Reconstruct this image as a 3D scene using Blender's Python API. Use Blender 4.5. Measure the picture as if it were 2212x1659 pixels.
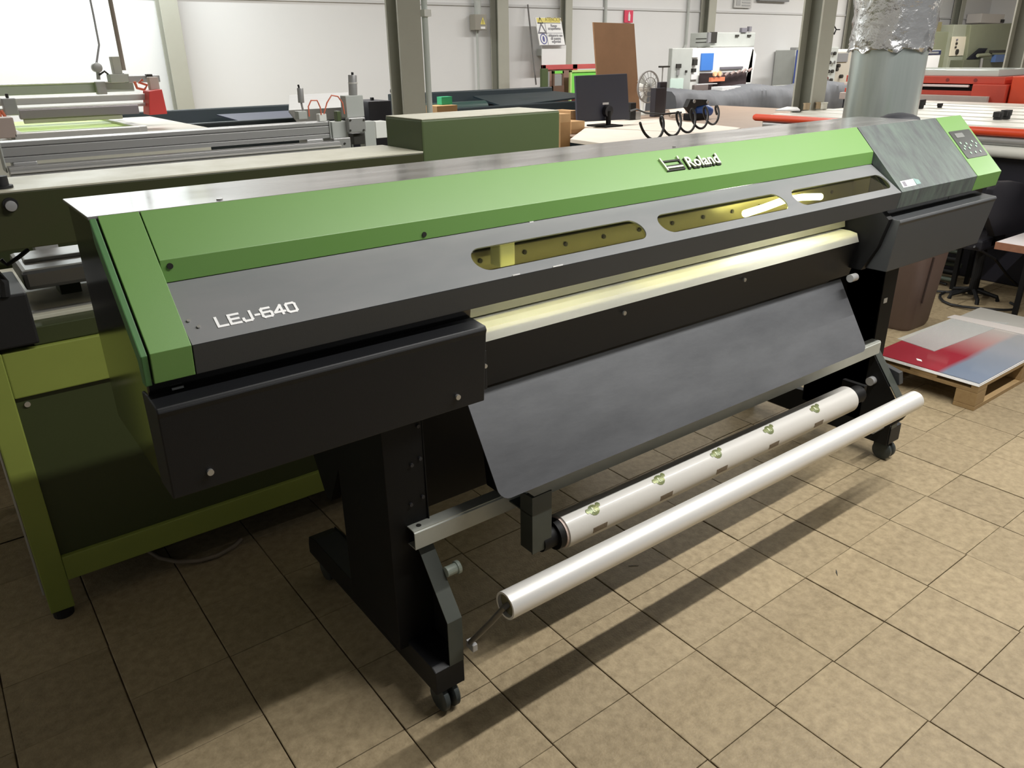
import bpy, bmesh, math, random
from mathutils import Vector, Matrix
random.seed(7)
S = bpy.context.scene
for o in list(bpy.data.objects): bpy.data.objects.remove(o)

# ---------------------------------------------------------------- camera
cd = bpy.data.cameras.new('camera'); cam = bpy.data.objects.new('camera', cd); S.collection.objects.link(cam)
cd.sensor_width = 36.0; cd.lens = 1662.3/2212*36.0; cd.clip_start = .02; cd.clip_end = 100
_r = Vector((0.79562838, -0.60562803, -0.0137903)); _u = Vector((0.2487038, 0.30580153, 0.91903854)); _f = Vector((0.55237841, 0.73464285, -0.39392637))
cam.matrix_world = Matrix(((_r.x,_u.x,-_f.x,-0.2290619),(_r.y,_u.y,-_f.y,-1.51908729),(_r.z,_u.z,-_f.z,1.63095997),(0,0,0,1)))
S.camera = cam

# ---------------------------------------------------------------- world, lights, exposure
W = bpy.data.worlds.new('world'); S.world = W; W.use_nodes = True
W.node_tree.nodes['Background'].inputs[0].default_value = (.93,.97,1,1)
W.node_tree.nodes['Background'].inputs[1].default_value = .10
def area(name, loc, sx, sy, power, rot=(0,0,0), col=(1,.98,.94)):
    l = bpy.data.lights.new(name,'AREA'); l.shape = 'RECTANGLE'; l.size = sx; l.size_y = sy; l.energy = power; l.color = col
    o = bpy.data.objects.new(name, l); S.collection.objects.link(o); o.location = loc; o.rotation_euler = rot; return o
area('tube_light', (2.6,-1.05,3.06), 3.4, .05, 128)
area('tube_light', (8.5,-1.05,3.06), 2.4, .05, 110)
area('tube_light', (3.2,5.0,3.95), 5.0, .3, 190)
area('tube_light', (10.5,5.2,3.9), 5.0, .3, 230)
area('tube_light', (17,5.5,3.9), 5.0, .3, 260)
area('tube_light', (1.2,7.9,3.8), 3.0, .3, 130, col=(.93,1,1))
S.view_settings.view_transform = 'Standard'; S.view_settings.look = 'None'; S.view_settings.gamma = 1
S.view_settings.use_curve_mapping = False; S.view_settings.exposure = 0.25

# ---------------------------------------------------------------- materials
def lin(c):
    return tuple(((x/255)/12.92 if x/255 <= .04045 else ((x/255+.055)/1.055)**2.4) for x in c)
MC = {}
def mat(name, rgb, rough=.5, metal=0.0, var=0.0, scale=6.0, bump=0.0, bscale=60.0, col2=None, stretch=(1,1,1), spec=.5, coat=0.0, obj_rand=0.0, emit=None, estr=0, rvar=0.0, world=False):
    if name in MC: return MC[name]
    m = bpy.data.materials.new(name); m.use_nodes = True; nt = m.node_tree; b = nt.nodes['Principled BSDF']
    L = nt.links.new
    c = lin(rgb) if max(rgb) > 1.0 else rgb
    b.inputs['Base Color'].default_value = (*c,1); b.inputs['Roughness'].default_value = rough; b.inputs['Metallic'].default_value = metal
    b.inputs['Specular IOR Level'].default_value = spec; b.inputs['Coat Weight'].default_value = coat; b.inputs['Coat Roughness'].default_value = .12
    if emit: b.inputs['Emission Color'].default_value = (*emit,1); b.inputs['Emission Strength'].default_value = estr
    if var or bump or obj_rand or rvar:
        tc = nt.nodes.new('ShaderNodeTexCoord'); mp = nt.nodes.new('ShaderNodeMapping'); mp.inputs['Scale'].default_value = stretch
        L((nt.nodes.new('ShaderNodeNewGeometry').outputs['Position'] if world else tc.outputs['Object']), mp.inputs['Vector'])
    if var or rvar:
        n = nt.nodes.new('ShaderNodeTexNoise'); n.inputs['Scale'].default_value = scale; n.inputs['Detail'].default_value = 6; n.inputs['Roughness'].default_value = .65
        L(mp.outputs[0], n.inputs['Vector'])
    if var:
        mx = nt.nodes.new('ShaderNodeMix'); mx.data_type = 'RGBA'
        c2 = lin(col2) if col2 else tuple(x*.45 for x in c)
        mx.inputs['A'].default_value = (*c,1); mx.inputs['B'].default_value = (*c2,1)
        mr = nt.nodes.new('ShaderNodeMapRange'); mr.inputs['From Min'].default_value = .35; mr.inputs['From Max'].default_value = .75; mr.inputs['To Max'].default_value = var
        L(n.outputs['Fac'], mr.inputs['Value']); L(mr.outputs[0], mx.inputs['Factor'])
        last = mx.outputs['Result']
        if obj_rand:
            oi = nt.nodes.new('ShaderNodeObjectInfo'); hs = nt.nodes.new('ShaderNodeHueSaturation'); m2 = nt.nodes.new('ShaderNodeMapRange')
            m2.inputs['To Min'].default_value = 1-obj_rand; m2.inputs['To Max'].default_value = 1+obj_rand*.6
            L(oi.outputs['Random'], m2.inputs['Value']); L(m2.outputs[0], hs.inputs['Value']); L(last, hs.inputs['Color']); last = hs.outputs['Color']
        L(last, b.inputs['Base Color'])
    if rvar:
        m3 = nt.nodes.new('ShaderNodeMapRange'); m3.inputs['From Min'].default_value = .3; m3.inputs['From Max'].default_value = .7
        m3.inputs['To Min'].default_value = max(.02,rough-rvar); m3.inputs['To Max'].default_value = min(1,rough+rvar)
        L(n.outputs['Fac'], m3.inputs['Value']); L(m3.outputs[0], b.inputs['Roughness'])
    if bump:
        n2 = nt.nodes.new('ShaderNodeTexNoise'); n2.inputs['Scale'].default_value = bscale; n2.inputs['Detail'].default_value = 4
        L(mp.outputs[0], n2.inputs['Vector']); bp_ = nt.nodes.new('ShaderNodeBump'); bp_.inputs['Strength'].default_value = bump; bp_.inputs['Distance'].default_value = .01
        L(n2.outputs['Fac'], bp_.inputs['Height']); L(bp_.outputs[0], b.inputs['Normal'])
    MC[name] = m; return m

green  = mat('printer_green', (102,145,72), .45, var=.35, scale=2.2, col2=(114,148,92), coat=.12, bump=.03, bscale=900)
greend = mat('printer_green_scuffed', (78,128,70), .5, var=.6, scale=9, col2=(58,88,66))
grey   = mat('printer_grey', (112,116,118), .36, var=.5, scale=2.4, col2=(136,133,133), coat=.1, bump=.03, bscale=900, stretch=(.5,2,2), rvar=.1)
greyd  = mat('printer_grey_dirty', (68,72,74), .5, var=.9, scale=18, col2=(96,112,102), stretch=(1.6,.5,.5), bump=.08, bscale=90)
topm   = mat('printer_top_metal', (128,126,126), .22, var=.5, scale=5, col2=(146,144,144), stretch=(.4,3,3), spec=.9, coat=.6, rvar=.08)
blk    = mat('black_powder_coat', (17,18,21), .5, bump=.05, bscale=500, var=.3, scale=3, col2=(21,22,24), spec=.35)
gloss  = mat('gloss_black_side', (16,17,16), .16, spec=.6, coat=.6, bump=.02, bscale=6)
blk2   = mat('deep_black_steel', (8,8,9), .6, spec=.3)
char   = mat('charcoal_steel', (56,58,60), .45, var=.4, scale=4, col2=(50,52,52), bump=.03, bscale=400)
guidem = mat('media_guide_grey', (86,87,90), .45, var=.8, scale=4.5, col2=(58,59,62), stretch=(.5,2,1.2), spec=.4, bump=.03, bscale=60)
beamm  = mat('galvanised_beam', (176,178,170), .4, .2, var=.25, scale=8, col2=(120,124,116))
flangm = mat('leg_edge_grey', (64,68,62), .5, var=.3, scale=12)
alu    = mat('brushed_aluminium', (226,224,220), .33, .35, var=.12, scale=3, col2=(180,178,176), stretch=(.3,6,6), bump=.015, bscale=200)
film   = mat('white_film_wrap', (192,190,185), .42, .0, var=.2, scale=3, col2=(204,197,188), coat=.15, bump=.04, bscale=30)
platen = mat('platen_white', (232,230,218), .35, .1, var=.25, scale=7, col2=(200,198,180), stretch=(.6,2,2))
dark   = mat('cavity_dark', (24,23,18), .7)
rubber = mat('black_rubber', (16,16,17), .6)
wheelm = mat('caster_wheel', (54,60,60), .45, var=.3, scale=30)
chrome = mat('chrome', (225,225,225), .12, 1.0)
screwm = mat('screw_metal', (190,190,188), .3, .8)
white  = mat('white_paint', (236,238,234), .5)
offw   = mat('off_white', (214,212,200), .55, var=.3, scale=5, col2=(190,188,172))
letter = mat('white_lettering', (240,240,240), .5)
olive  = mat('olive_green_enamel', (54,62,30), .5, var=.25, scale=3, col2=(48,52,26))
olive2 = mat('dark_olive_enamel', (54,60,30), .45, var=.35, scale=5, col2=(70,56,44))
oliveb = mat('mid_olive_enamel', (78,92,56), .5, var=.2, scale=2, col2=(70,82,46))
lime   = mat('yellow_green_enamel', (134,146,66), .5, var=.3, scale=4, col2=(114,124,54))
cream  = mat('cream_table_enamel', (204,202,184), .5, var=.45, scale=7, col2=(176,174,152), rvar=.1)
silver = mat('silver_paint', (176,176,176), .35, .4, var=.2, scale=6, col2=(150,150,150), stretch=(.4,4,4))
greyp  = mat('grey_machine_paint', (186,190,186), .5, var=.15, scale=5)
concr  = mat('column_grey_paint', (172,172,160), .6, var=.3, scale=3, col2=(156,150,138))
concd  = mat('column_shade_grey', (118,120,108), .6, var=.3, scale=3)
red    = mat('red_enamel', (240,80,76), .5)
orange = mat('orange_enamel', (222,74,34), .4, coat=.2, var=.3, scale=5, col2=(196,62,34))
redor  = mat('red_orange_panel', (196,70,50), .5, var=.35, scale=6, col2=(160,60,52))
navy   = mat('dark_green_steel', (26,40,44), .45, var=.4, scale=3, col2=(36,44,58))
screen = mat('lime_screen_mesh', (188,226,84), .5, var=.3, scale=4, col2=(206,228,130))
wood   = mat('pallet_wood', (156,130,90), .7, var=.6, scale=8, col2=(132,104,66), stretch=(.6,6,6), bump=.15, bscale=60, obj_rand=.15)
mdf    = mat('brown_hardboard', (150,114,84), .65, var=.4, scale=4, col2=(116,90,62))
board  = mat('pale_board', (222,212,200), .6, var=.3, scale=6, col2=(200,188,172))
card   = mat('cardboard', (178,140,96), .75, var=.3, scale=6)
plasd  = mat('monitor_plastic', (56,58,72), .4)
tarp   = mat('grey_cover_cloth', (104,106,110), .8, var=.5, scale=3, col2=(78,80,86), bump=.25, bscale=7)
bluem  = mat('blue_plastic', (44,84,158), .4)
navyp  = mat('navy_plastic', (34,40,78), .4)
brownb = mat('brown_bin_plastic', (96,78,70), .5, var=.3, scale=5, col2=(74,58,50))
galv   = mat('galvanised_duct', (206,214,210), .28, .72, var=.55, scale=3, col2=(160,174,170), stretch=(3,3,.15), bump=.02, bscale=8, spec=.6)
foil   = mat('aluminium_foil_tape', (238,238,238), .2, .88, bump=.9, bscale=22)
tilem  = mat('floor_tile', (160,144,115), .55, var=.75, scale=34, col2=(112,98,74), bump=.2, bscale=150, obj_rand=.10, world=True, stretch=(1,1,1), spec=.35)
joint  = mat('floor_joint', (58,46,32), .9, var=.6, scale=12, col2=(110,94,70))
wallm  = mat('wall_paint', (226,226,226), .8, var=.12, scale=.6, col2=(212,214,212), bump=.05, bscale=40)
paper  = mat('paper_white', (238,238,238), .6)
pinkr  = mat('faded_red', (206,92,92), .6, var=.3, scale=4)
yel    = mat('sign_yellow', (226,212,112), .5)
signr  = mat('sign_red', (222,66,96), .5)
ink    = mat('sign_ink', (120,118,126), .6)
inkd   = mat('dark_ink', (46,44,40), .6)
cable  = mat('black_cable', (22,22,24), .5)
hose   = mat('orange_hose', (226,120,92), .45)
glassy = mat('clear_cover', (196,206,200), .15, 0, spec=.8)

def amber():
    m = bpy.data.materials.new('amber_window'); m.use_nodes = True; nt = m.node_tree; nt.nodes.clear(); L = nt.links.new
    o = nt.nodes.new('ShaderNodeOutputMaterial'); t = nt.nodes.new('ShaderNodeBsdfTransparent'); g = nt.nodes.new('ShaderNodeBsdfGlossy')
    t.inputs[0].default_value = (.70,.69,.42,1); g.inputs['Roughness'].default_value = .06; g.inputs['Color'].default_value = (1,1,.9,1)
    f = nt.nodes.new('ShaderNodeFresnel'); f.inputs[0].default_value = 1.5; mx = nt.nodes.new('ShaderNodeMixShader')
    ge = nt.nodes.new('ShaderNodeNewGeometry'); iv = nt.nodes.new('ShaderNodeMath'); iv.operation = 'SUBTRACT'; iv.inputs[0].default_value = 1; L(ge.outputs['Backfacing'], iv.inputs[1]); mu = nt.nodes.new('ShaderNodeMath'); mu.operation = 'MULTIPLY'; L(f.outputs[0], mu.inputs[0]); L(iv.outputs[0], mu.inputs[1]); L(mu.outputs[0], mx.inputs[0]); L(t.outputs[0], mx.inputs[1]); L(g.outputs[0], mx.inputs[2]); L(mx.outputs[0], o.inputs[0]); return m
amberm = amber()
fillm = mat('platen_fill_strip', (255,255,240), .5, emit=(1,1,.95), estr=24)  # for the added strip that brightens the platen
glowm = mat('glow_tube', (255,255,235), .5, emit=(1,1,.86), estr=26)  # for the added tube behind the bright window patches

def printed_sheet():
    """flat print on the top sheet of the pallet stack: red, white and blue-grey fading fields"""
    m = bpy.data.materials.new('printed_sheet'); m.use_nodes = True; nt = m.node_tree; b = nt.nodes['Principled BSDF']; L = nt.links.new
    b.inputs['Roughness'].default_value = .22; b.inputs['Coat Weight'].default_value = .3
    tc = nt.nodes.new('ShaderNodeTexCoord'); sx = nt.nodes.new('ShaderNodeSeparateXYZ'); L(tc.outputs['Generated'], sx.inputs[0])
    n = nt.nodes.new('ShaderNodeTexNoise'); n.inputs['Scale'].default_value = 3; L(tc.outputs['Generated'], n.inputs['Vector'])
    r1 = nt.nodes.new('ShaderNodeMapRange'); r1.inputs['From Min'].default_value = .25; r1.inputs['From Max'].default_value = .75; L(sx.outputs['X'], r1.inputs['Value'])
    red_ = nt.nodes.new('ShaderNodeMix'); red_.data_type = 'RGBA'; red_.inputs['A'].default_value = (*lin((150,36,52)),1); red_.inputs['B'].default_value = (*lin((184,182,176)),1); L(r1.outputs[0], red_.inputs['Factor'])
    r2 = nt.nodes.new('ShaderNodeMapRange'); r2.inputs['From Min'].default_value = .1; r2.inputs['From Max'].default_value = .9; L(sx.outputs['X'], r2.inputs['Value'])
    blu = nt.nodes.new('ShaderNodeMix'); blu.data_type = 'RGBA'; blu.inputs['A'].default_value = (*lin((116,130,150)),1); blu.inputs['B'].default_value = (*lin((166,164,160)),1); L(r2.outputs[0], blu.inputs['Factor'])
    ad = nt.nodes.new('ShaderNodeMath'); ad.operation = 'MULTIPLY_ADD'; ad.inputs[1].default_value = .08; L(n.outputs['Fac'], ad.inputs[0]); L(sx.outputs['Y'], ad.inputs[2])
    st = nt.nodes.new('ShaderNodeMapRange'); st.inputs['From Min'].default_value = .36; st.inputs['From Max'].default_value = .42; L(ad.outputs[0], st.inputs['Value'])
    mx = nt.nodes.new('ShaderNodeMix'); mx.data_type = 'RGBA'; L(st.outputs[0], mx.inputs['Factor']); L(blu.outputs['Result'], mx.inputs['A']); L(red_.outputs['Result'], mx.inputs['B'])
    L(mx.outputs['Result'], b.inputs['Base Color']); return m
sheetm = printed_sheet()

# ---------------------------------------------------------------- geometry helpers
class MB:
    def __init__(s): s.v = []; s.f = []
    def add(s, vs, fs):
        k = len(s.v); s.v += [tuple(v) for v in vs]; s.f += [tuple(i+k for i in f) for f in fs]; return s
    def box(s, x0,x1,y0,y1,z0,z1):
        if x0>x1: x0,x1=x1,x0
        if y0>y1: y0,y1=y1,y0
        if z0>z1: z0,z1=z1,z0
        return s.add([(x,y,z) for x in (x0,x1) for y in (y0,y1) for z in (z0,z1)], [(0,1,3,2),(4,6,7,5),(0,4,5,1),(2,3,7,6),(0,2,6,4),(1,5,7,3)])
    def prism(s, prof, x0, x1):           # profile in (y,z), along X
        n = len(prof); vs = [(x0,y,z) for y,z in prof]+[(x1,y,z) for y,z in prof]
        return s.add(vs, [tuple(range(n)), tuple(range(2*n-1,n-1,-1))]+[(i,i+n,(i+1)%n+n,(i+1)%n) for i in range(n)])
    def plate(s, poly, d):                # 3d polygon extruded by vector d
        n = len(poly); P = [Vector(p) for p in poly]; d = Vector(d)
        return s.add([tuple(p) for p in P]+[tuple(p+d) for p in P], [tuple(range(n)), tuple(range(2*n-1,n-1,-1))]+[(i,i+n,(i+1)%n+n,(i+1)%n) for i in range(n)])
    def tube(s, pts, r, n=12, cap=True, radii=None):
        P = [Vector(p) for p in pts]; k0 = len(s.v); m = len(P); prev = None
        for i,p in enumerate(P):
            t = (P[min(i+1,m-1)]-P[max(i-1,0)]).normalized()
            if prev is None:
                a = Vector((0,0,1)) if abs(t.z) < .9 else Vector((1,0,0)); u = t.cross(a).normalized()
            else:
                u = (prev - t*prev.dot(t)).normalized()
            prev = u; w = t.cross(u); rr = radii[i] if radii else r
            s.v += [tuple(p+(u*math.cos(2*math.pi*j/n)+w*math.sin(2*math.pi*j/n))*rr) for j in range(n)]
        for i in range(m-1):
            s.f += [(k0+i*n+j, k0+i*n+(j+1)%n, k0+(i+1)*n+(j+1)%n, k0+(i+1)*n+j) for j in range(n)]
        if cap: s.f += [tuple(k0+j for j in range(n-1,-1,-1)), tuple(k0+(m-1)*n+j for j in range(n))]
        return s
    def cyl(s, a, b, r, n=24): return s.tube([a,b], r, n)
    def ring(s, a, b, r, ri, n=32):       # hollow tube
        A, B_ = Vector(a), Vector(b); t = (B_-A).normalized(); q = Vector((0,0,1)) if abs(t.z)<.9 else Vector((1,0,0)); u = t.cross(q).normalized(); w = t.cross(u); k = len(s.v)
        for p, rr in ((A,r),(B_,r),(B_,ri),(A,ri)):
            s.v += [tuple(p+(u*math.cos(2*math.pi*j/n)+w*math.sin(2*math.pi*j/n))*rr) for j in range(n)]
        for c in range(4):
            d = (c+1)%4; s.f += [(k+c*n+j,k+c*n+(j+1)%n,k+d*n+(j+1)%n,k+d*n+j) for j in range(n)]
        return s
    def build(s, name, m, parent=None, bevel=0.0, smooth=False, root=None, seg=2):
        me = bpy.data.meshes.new(name); off = Vector((0,0,0)); p = parent
        while p is not None: off += p.location; p = p.parent
        me.from_pydata([tuple(Vector(v)-off) for v in s.v], [], s.f)
        bm = bmesh.new(); bm.from_mesh(me); bmesh.ops.recalc_face_normals(bm, faces=bm.faces)
        if bevel:
            es = [e for e in bm.edges if len(e.link_faces)==2 and e.calc_face_angle(0) > .35]
            bmesh.ops.bevel(bm, geom=es, offset=bevel, segments=seg, affect='EDGES', profile=.6, clamp_overlap=True)
        bm.to_mesh(me); bm.free()
        if smooth:
            for p_ in me.polygons: p_.use_smooth = True
            me.set_sharp_from_angle(angle=.7)
        me.materials.append(m); o = bpy.data.objects.new(name, me); S.collection.objects.link(o)
        if parent: o.parent = parent
        return o
def tag(o, label=None, cat=None, group=None, kind=None):
    if label: o['label'] = label
    if cat: o['category'] = cat
    if group: o['group'] = group
    if kind: o['kind'] = kind
    return o
def thing(name, label, cat, loc=(0,0,0), group=None):
    o = bpy.data.objects.new(name, None); S.collection.objects.link(o); o.location = loc; o.empty_display_size = .1
    return tag(o, label, cat, group)
def box(name, b, m, parent=None, bevel=.004, **k): return MB().box(*b).build(name, m, parent, bevel, **k)
def copyto(o, loc, parent, label=None):
    c = o.copy(); S.collection.objects.link(c); c.parent = parent; c.location = loc; return c
def text_mesh(txt, size, extrude, M, name, m, parent, offset=0.0, shear=0.0, sx=1.0, align='LEFT', bevel=0):
    cu = bpy.data.curves.new('t','FONT'); cu.body = txt; cu.size = size; cu.extrude = extrude; cu.offset = offset; cu.shear = shear; cu.align_x = align; cu.bevel_depth = bevel; cu.resolution_u = 4
    o = bpy.data.objects.new('t', cu); S.collection.objects.link(o); bpy.context.view_layer.update()
    me = bpy.data.meshes.new_from_object(o.evaluated_get(bpy.context.evaluated_depsgraph_get())); bpy.data.objects.remove(o)
    off = Vector((0,0,0)); p = parent
    while p is not None: off += p.location; p = p.parent
    me.transform(Matrix.Translation(-off) @ M @ Matrix.Diagonal((sx,1,1,1)))
    me.materials.clear(); me.materials.append(m); me.name = name
    r = bpy.data.objects.new(name, me); S.collection.objects.link(r); r.parent = parent; return r
def frame(o, ex, ey):
    ex = Vector(ex).normalized(); ey = Vector(ey).normalized(); ez = ex.cross(ey)
    return Matrix(((ex.x,ey.x,ez.x,o[0]),(ex.y,ey.y,ez.y,o[1]),(ex.z,ey.z,ez.z,o[2]),(0,0,0,1)))
def slot(x0,x1,s0,s1,r,n=8):
    """rounded slot outline, counter-clockwise"""
    out = []
    for cx,cy,a0 in ((x1-r,s1-r,0),(x0+r,s1-r,90),(x0+r,s0+r,180),(x1-r,s0+r,270)):
        for k in range(n+1):
            a = math.radians(a0+90*k/n); out.append((cx+r*math.cos(a), cy+r*math.sin(a)))
    return out
def holed_plate(outer, holes, thick, M, name, m, parent):
    """flat plate with through holes, made from a filled 2d curve"""
    cu = bpy.data.curves.new('p','CURVE'); cu.dimensions = '2D'; cu.fill_mode = 'BOTH'; cu.extrude = thick/2
    for lp in [outer]+holes:
        sp = cu.splines.new('POLY'); sp.points.add(len(lp)-1); sp.use_cyclic_u = True
        for q,(a,b) in zip(sp.points, lp): q.co = (a,b,0,1)
    o = bpy.data.objects.new('p', cu); S.collection.objects.link(o); bpy.context.view_layer.update()
    me = bpy.data.meshes.new_from_object(o.evaluated_get(bpy.context.evaluated_depsgraph_get())); bpy.data.objects.remove(o)
    off = Vector((0,0,0)); p = parent
    while p is not None: off += p.location; p = p.parent
    me.transform(Matrix.Translation(-off) @ M); me.materials.clear(); me.materials.append(m)
    r = bpy.data.objects.new(name, me); S.collection.objects.link(r); r.parent = parent; return r
def strokes(mb, lines, w, M, t=.0015):
    """square-cornered pen strokes as thin plates standing on a surface"""
    for k_, (a,b) in enumerate(lines):
        A, B_ = Vector((a[0],a[1],0)), Vector((b[0],b[1],0)); d = (B_-A); L_ = d.length; d = d/L_ if L_ else Vector((1,0,0)); nrm = Vector((-d.y,d.x,0))*w/2; A -= d*w/2; B_ += d*w/2
        q = [M@(A+nrm), M@(A-nrm), M@(B_-nrm), M@(B_+nrm)]; ez = (M.to_3x3()@Vector((0,0,1)))*(t+k_*.00006)
        mb.plate([tuple(p) for p in q], ez)

# ---------------------------------------------------------------- the room
T = .2765; TX0 = 2.1 + .1383; TY0 = -.41 - .1383
fl = MB().box(-4,24,-4,9.2,-.12,-.006).build('floor', joint); tag(fl, kind='structure')
def tile_mesh(w):
    mb = MB(); h = w/2-.0019; g = w/2-.0009; e = .0022
    vs = [(-h,-g,-.02),(h,-g,-.02),(h,g,-.02),(-h,g,-.02),(-h,-g,-e*.5),(h,-g,-e*.5),(h,g,-e*.5),(-h,g,-e*.5),(-h+e,-g+e*.4,0),(h-e,-g+e*.4,0),(h-e,g-e*.4,0),(-h+e,g-e*.4,0)]
    fs = [(8,9,10,11)]+[(i,(i+1)%4,(i+1)%4+4,i+4) for i in range(4)]+[(i+4,(i+1)%4+4,(i+1)%4+8,i+8) for i in range(4)]
    mb.add(vs,fs); return mb
proto = tile_mesh(T).build('tile', tilem, fl); proto.location = (TX0, TY0, 0)
i0, i1, j0, j1 = -12, 14, -3, 8
near = set(); coloff = {i: random.uniform(-.006,.006) for i in range(i0,i1)}
for i in range(i0, i1):
    for j in range(j0, j1):
        near.add((i,j))
        if (i,j) == (0,0): continue
        o = proto.copy(); S.collection.objects.link(o)
        o.location = (TX0+i*T+random.uniform(-.0006,.0006), TY0+j*T+coloff[i], random.uniform(-.0012,.0004)); o.rotation_euler = (random.uniform(-.003,.003),random.uniform(-.003,.003),random.uniform(-.002,.002))
far = MB(); h = T/2-.0018
for i in range(-22, 80):
    for j in range(-12, 35):
        if (i,j) in near: continue
        x, y = TX0+i*T, TY0+j*T
        if not (-3.9 < x < 23.9 and -3.9 < y < 8.9): continue
        far.add([(x-h,y-h,-.0002),(x+h,y-h,-.0002),(x+h,y+h,-.0002),(x-h,y+h,-.0002)], [(0,1,2,3)])
tag(far.build('tile_field', tilem, fl), kind='stuff')
for n, b in (('wall_back',(-4,24,9.0,9.2,0,4.2)),('wall_left',(-4.2,-4,-4,9.2,0,4.2)),('wall_right',(24,24.2,-4,9.2,0,4.2)),('ceiling',(-4.2,24.2,-4,9.2,4.2,4.4))):
    tag(box(n, b, wallm, bevel=0), kind='structure')
tag(MB().box(-4,24,8.975,9.0,2.30,2.335).build('trim_1', mat('wall_rail_grey',(206,206,206),.6)), kind='structure')
tag(MB().cyl((9.745,8.97,1.0),(9.745,8.97,4.1),.03,10).build('trim_2', greyp), kind='structure')
tag(MB().tube([(11.802,8.95,4.1),(11.802,8.95,1.75),(11.651,8.95,1.55)],.025,10).build('trim_3', greyp), kind='structure')

# ---------------------------------------------------------------- the printer
P = thing('inkjet_printer', 'very wide green and charcoal inkjet printer on black castor legs, filling the middle', 'printer', (1.6,.04,0))
shell = [(.2465,1.374),(.0,1.374),(-.0,1.322),(-.165,1.160),(-.165,1.122),(-.16,1.09),(-.165,.93),(-.15,.902),(.2465,.902)]
MB().prism(shell, .002, .68).prism([(.2465,1.374),(.03,1.374),(.03,.80),(.2465,.80)], .68, 2.43).prism(shell, 2.43, 2.872).prism([(.2465,1.18),(.02,1.325),(-.0,1.322),(-.165,1.160),(-.165,1.122),(-.16,1.09),(-.165,.93),(-.15,.902),(.2465,.902)], 2.872, 3.16).build('body_shell', gloss, P, bevel=.003)
box('top_plate', (-.005,2.872,.001,.2475,1.374,1.3805), topm, P, bevel=.0015)
for x in (.23,1.52): MB().cyl((x,.02,1.380),(x,.02,1.3835),.006,10).build('screw', screwm, P)
capf = [(0.,1.3805),(-.199,1.1805),(-.190,1.1235),(-.17,1.1235),(-.168,1.165),(-.004,1.336)]
lc = thing('end_cap', None, None, (0,0,1.12)); lc.parent = P; lc.location = (-1.6,-.04,1.12)
MB().prism(capf, .0105, .0785).build('cap_face', green, lc, bevel=.0012)
MB().prism([(y+.003 if y<0 else y, z-.003) for y,z in capf], -.004, .0075).build('cap_side', greend, lc, bevel=.002)
MB().prism([(.004,1.37),(-.185,1.18),(-.177,1.13),(-.16,1.13),(-.16,1.16),(-.004,1.33)], .0075, .0105).build('cap_gap', dark, lc)
# green strip over the hinge line
MB().prism([(0.,1.3805),(-.076,1.304),(-.0765,1.2630),(-.068,1.2630),(-.068,1.298),(0.,1.366)], .0805, 2.4345).build('green_cover_strip', green, P, bevel=.001)
for x,y,z in ((.084+.012,-.0785,1.292),(0.623,-.0785,1.274)): MB().cyl((x,y,z),(x,y+.006,z),.0055,12).build('screw_hole', dark, P)
# grey front cover with three amber windows
FP = frame((0,-.199,1.18),(1,0,0),(0,.834,.551)); FC = frame((0,-.199,1.18),(1,0,0),(0,.7053,.7089))
wins = [(.702,1.234),(1.297,1.840),(1.892,2.424)]
outer = [(.080,.0005),(2.4345,.0005),(2.4345,.1485),(.080,.1485)]
fcov = holed_plate(outer, [slot(a,b,.029,.098,.034) for a,b in wins], .004, FP @ Matrix.Translation((0,0,-.002)), 'front_cover', grey, P)
MB().prism([(-.199,1.1795),(-.190,1.1235),(-.183,1.1235),(-.192,1.176)], .080, 2.4345).build('cover_lip', char, P, bevel=.001)
for a,b in wins:
    holed_plate(slot(a-.006,b+.006,.024,.103,.038), [], .002, FP @ Matrix.Translation((0,0,-.0065)), 'window_pane', amberm, fcov)
for u,v in ((0.0913, 0.0952),(0.1027, 0.1127)): 
    q = FP @ Vector((u,.1487-v,0)); MB().cyl(q, q+FP.to_3x3()@Vector((0,0,.003)), .0032, 10).build('rivet', screwm, fcov)
for u,v,w in ((*(0.9209, 0.002),.012),(*(0.7808, 0.1528),.02),(*(0.9017, 0.149),.03)):
    q = FP @ Vector((u,max(.0015,.1487-v),0)); MB().box(q.x-w/2,q.x+w/2,q.y-.001,q.y+.001,q.z-.0005,q.z+.0018).build('paint_chip', letter, fcov)
# model lettering
def G(ch):
    return {'L':[((0,1),(0,0)),((0,0),(1,0))],'E':[((0,1),(0,0)),((0,0),(1,0)),((0,.5),(.9,.5)),((0,1),(1,1))],'J':[((.95,1),(.95,.12)),((.95,.12),(.8,0)),((.8,0),(.12,0)),((.12,0),(0,.15)),((0,.15),(0,.3))],
     '-':[((.1,.45),(.75,.45))],'6':[((.92,1),(.15,1)),((.15,1),(0,.88)),((0,.88),(0,.12)),((0,.12),(.15,0)),((.15,0),(.88,0)),((.88,0),(1,.12)),((1,.12),(1,.45)),((1,.42),(.88,.52)),((.88,.52),(0,.52))],
     '4':[((.78,0),(.78,1)),((.78,1),(0,.3)),((0,.26),(1.05,.26))],'0':[((.15,0),(.85,0)),((.85,0),(1,.13)),((1,.13),(1,.87)),((1,.87),(.85,1)),((.85,1),(.15,1)),((.15,1),(0,.87)),((0,.87),(0,.13)),((0,.13),(.15,0))]}[ch]
x = .1352
for i_, ch in enumerate('LEJ-640'):
    wd = {'-':.009,'L':.0158,'J':.0158}.get(ch,.0170); mb = MB()
    strokes(mb, [((x+a[0]*wd, 0.0275+a[1]*.0205),(x+b[0]*wd, .0275+b[1]*.0205)) for a,b in G(ch)], .0048, FP, .0012)
    mb.build('model_letter', letter, fcov); x += wd+.0068 - (.003 if ch=='-' else 0)
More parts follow.
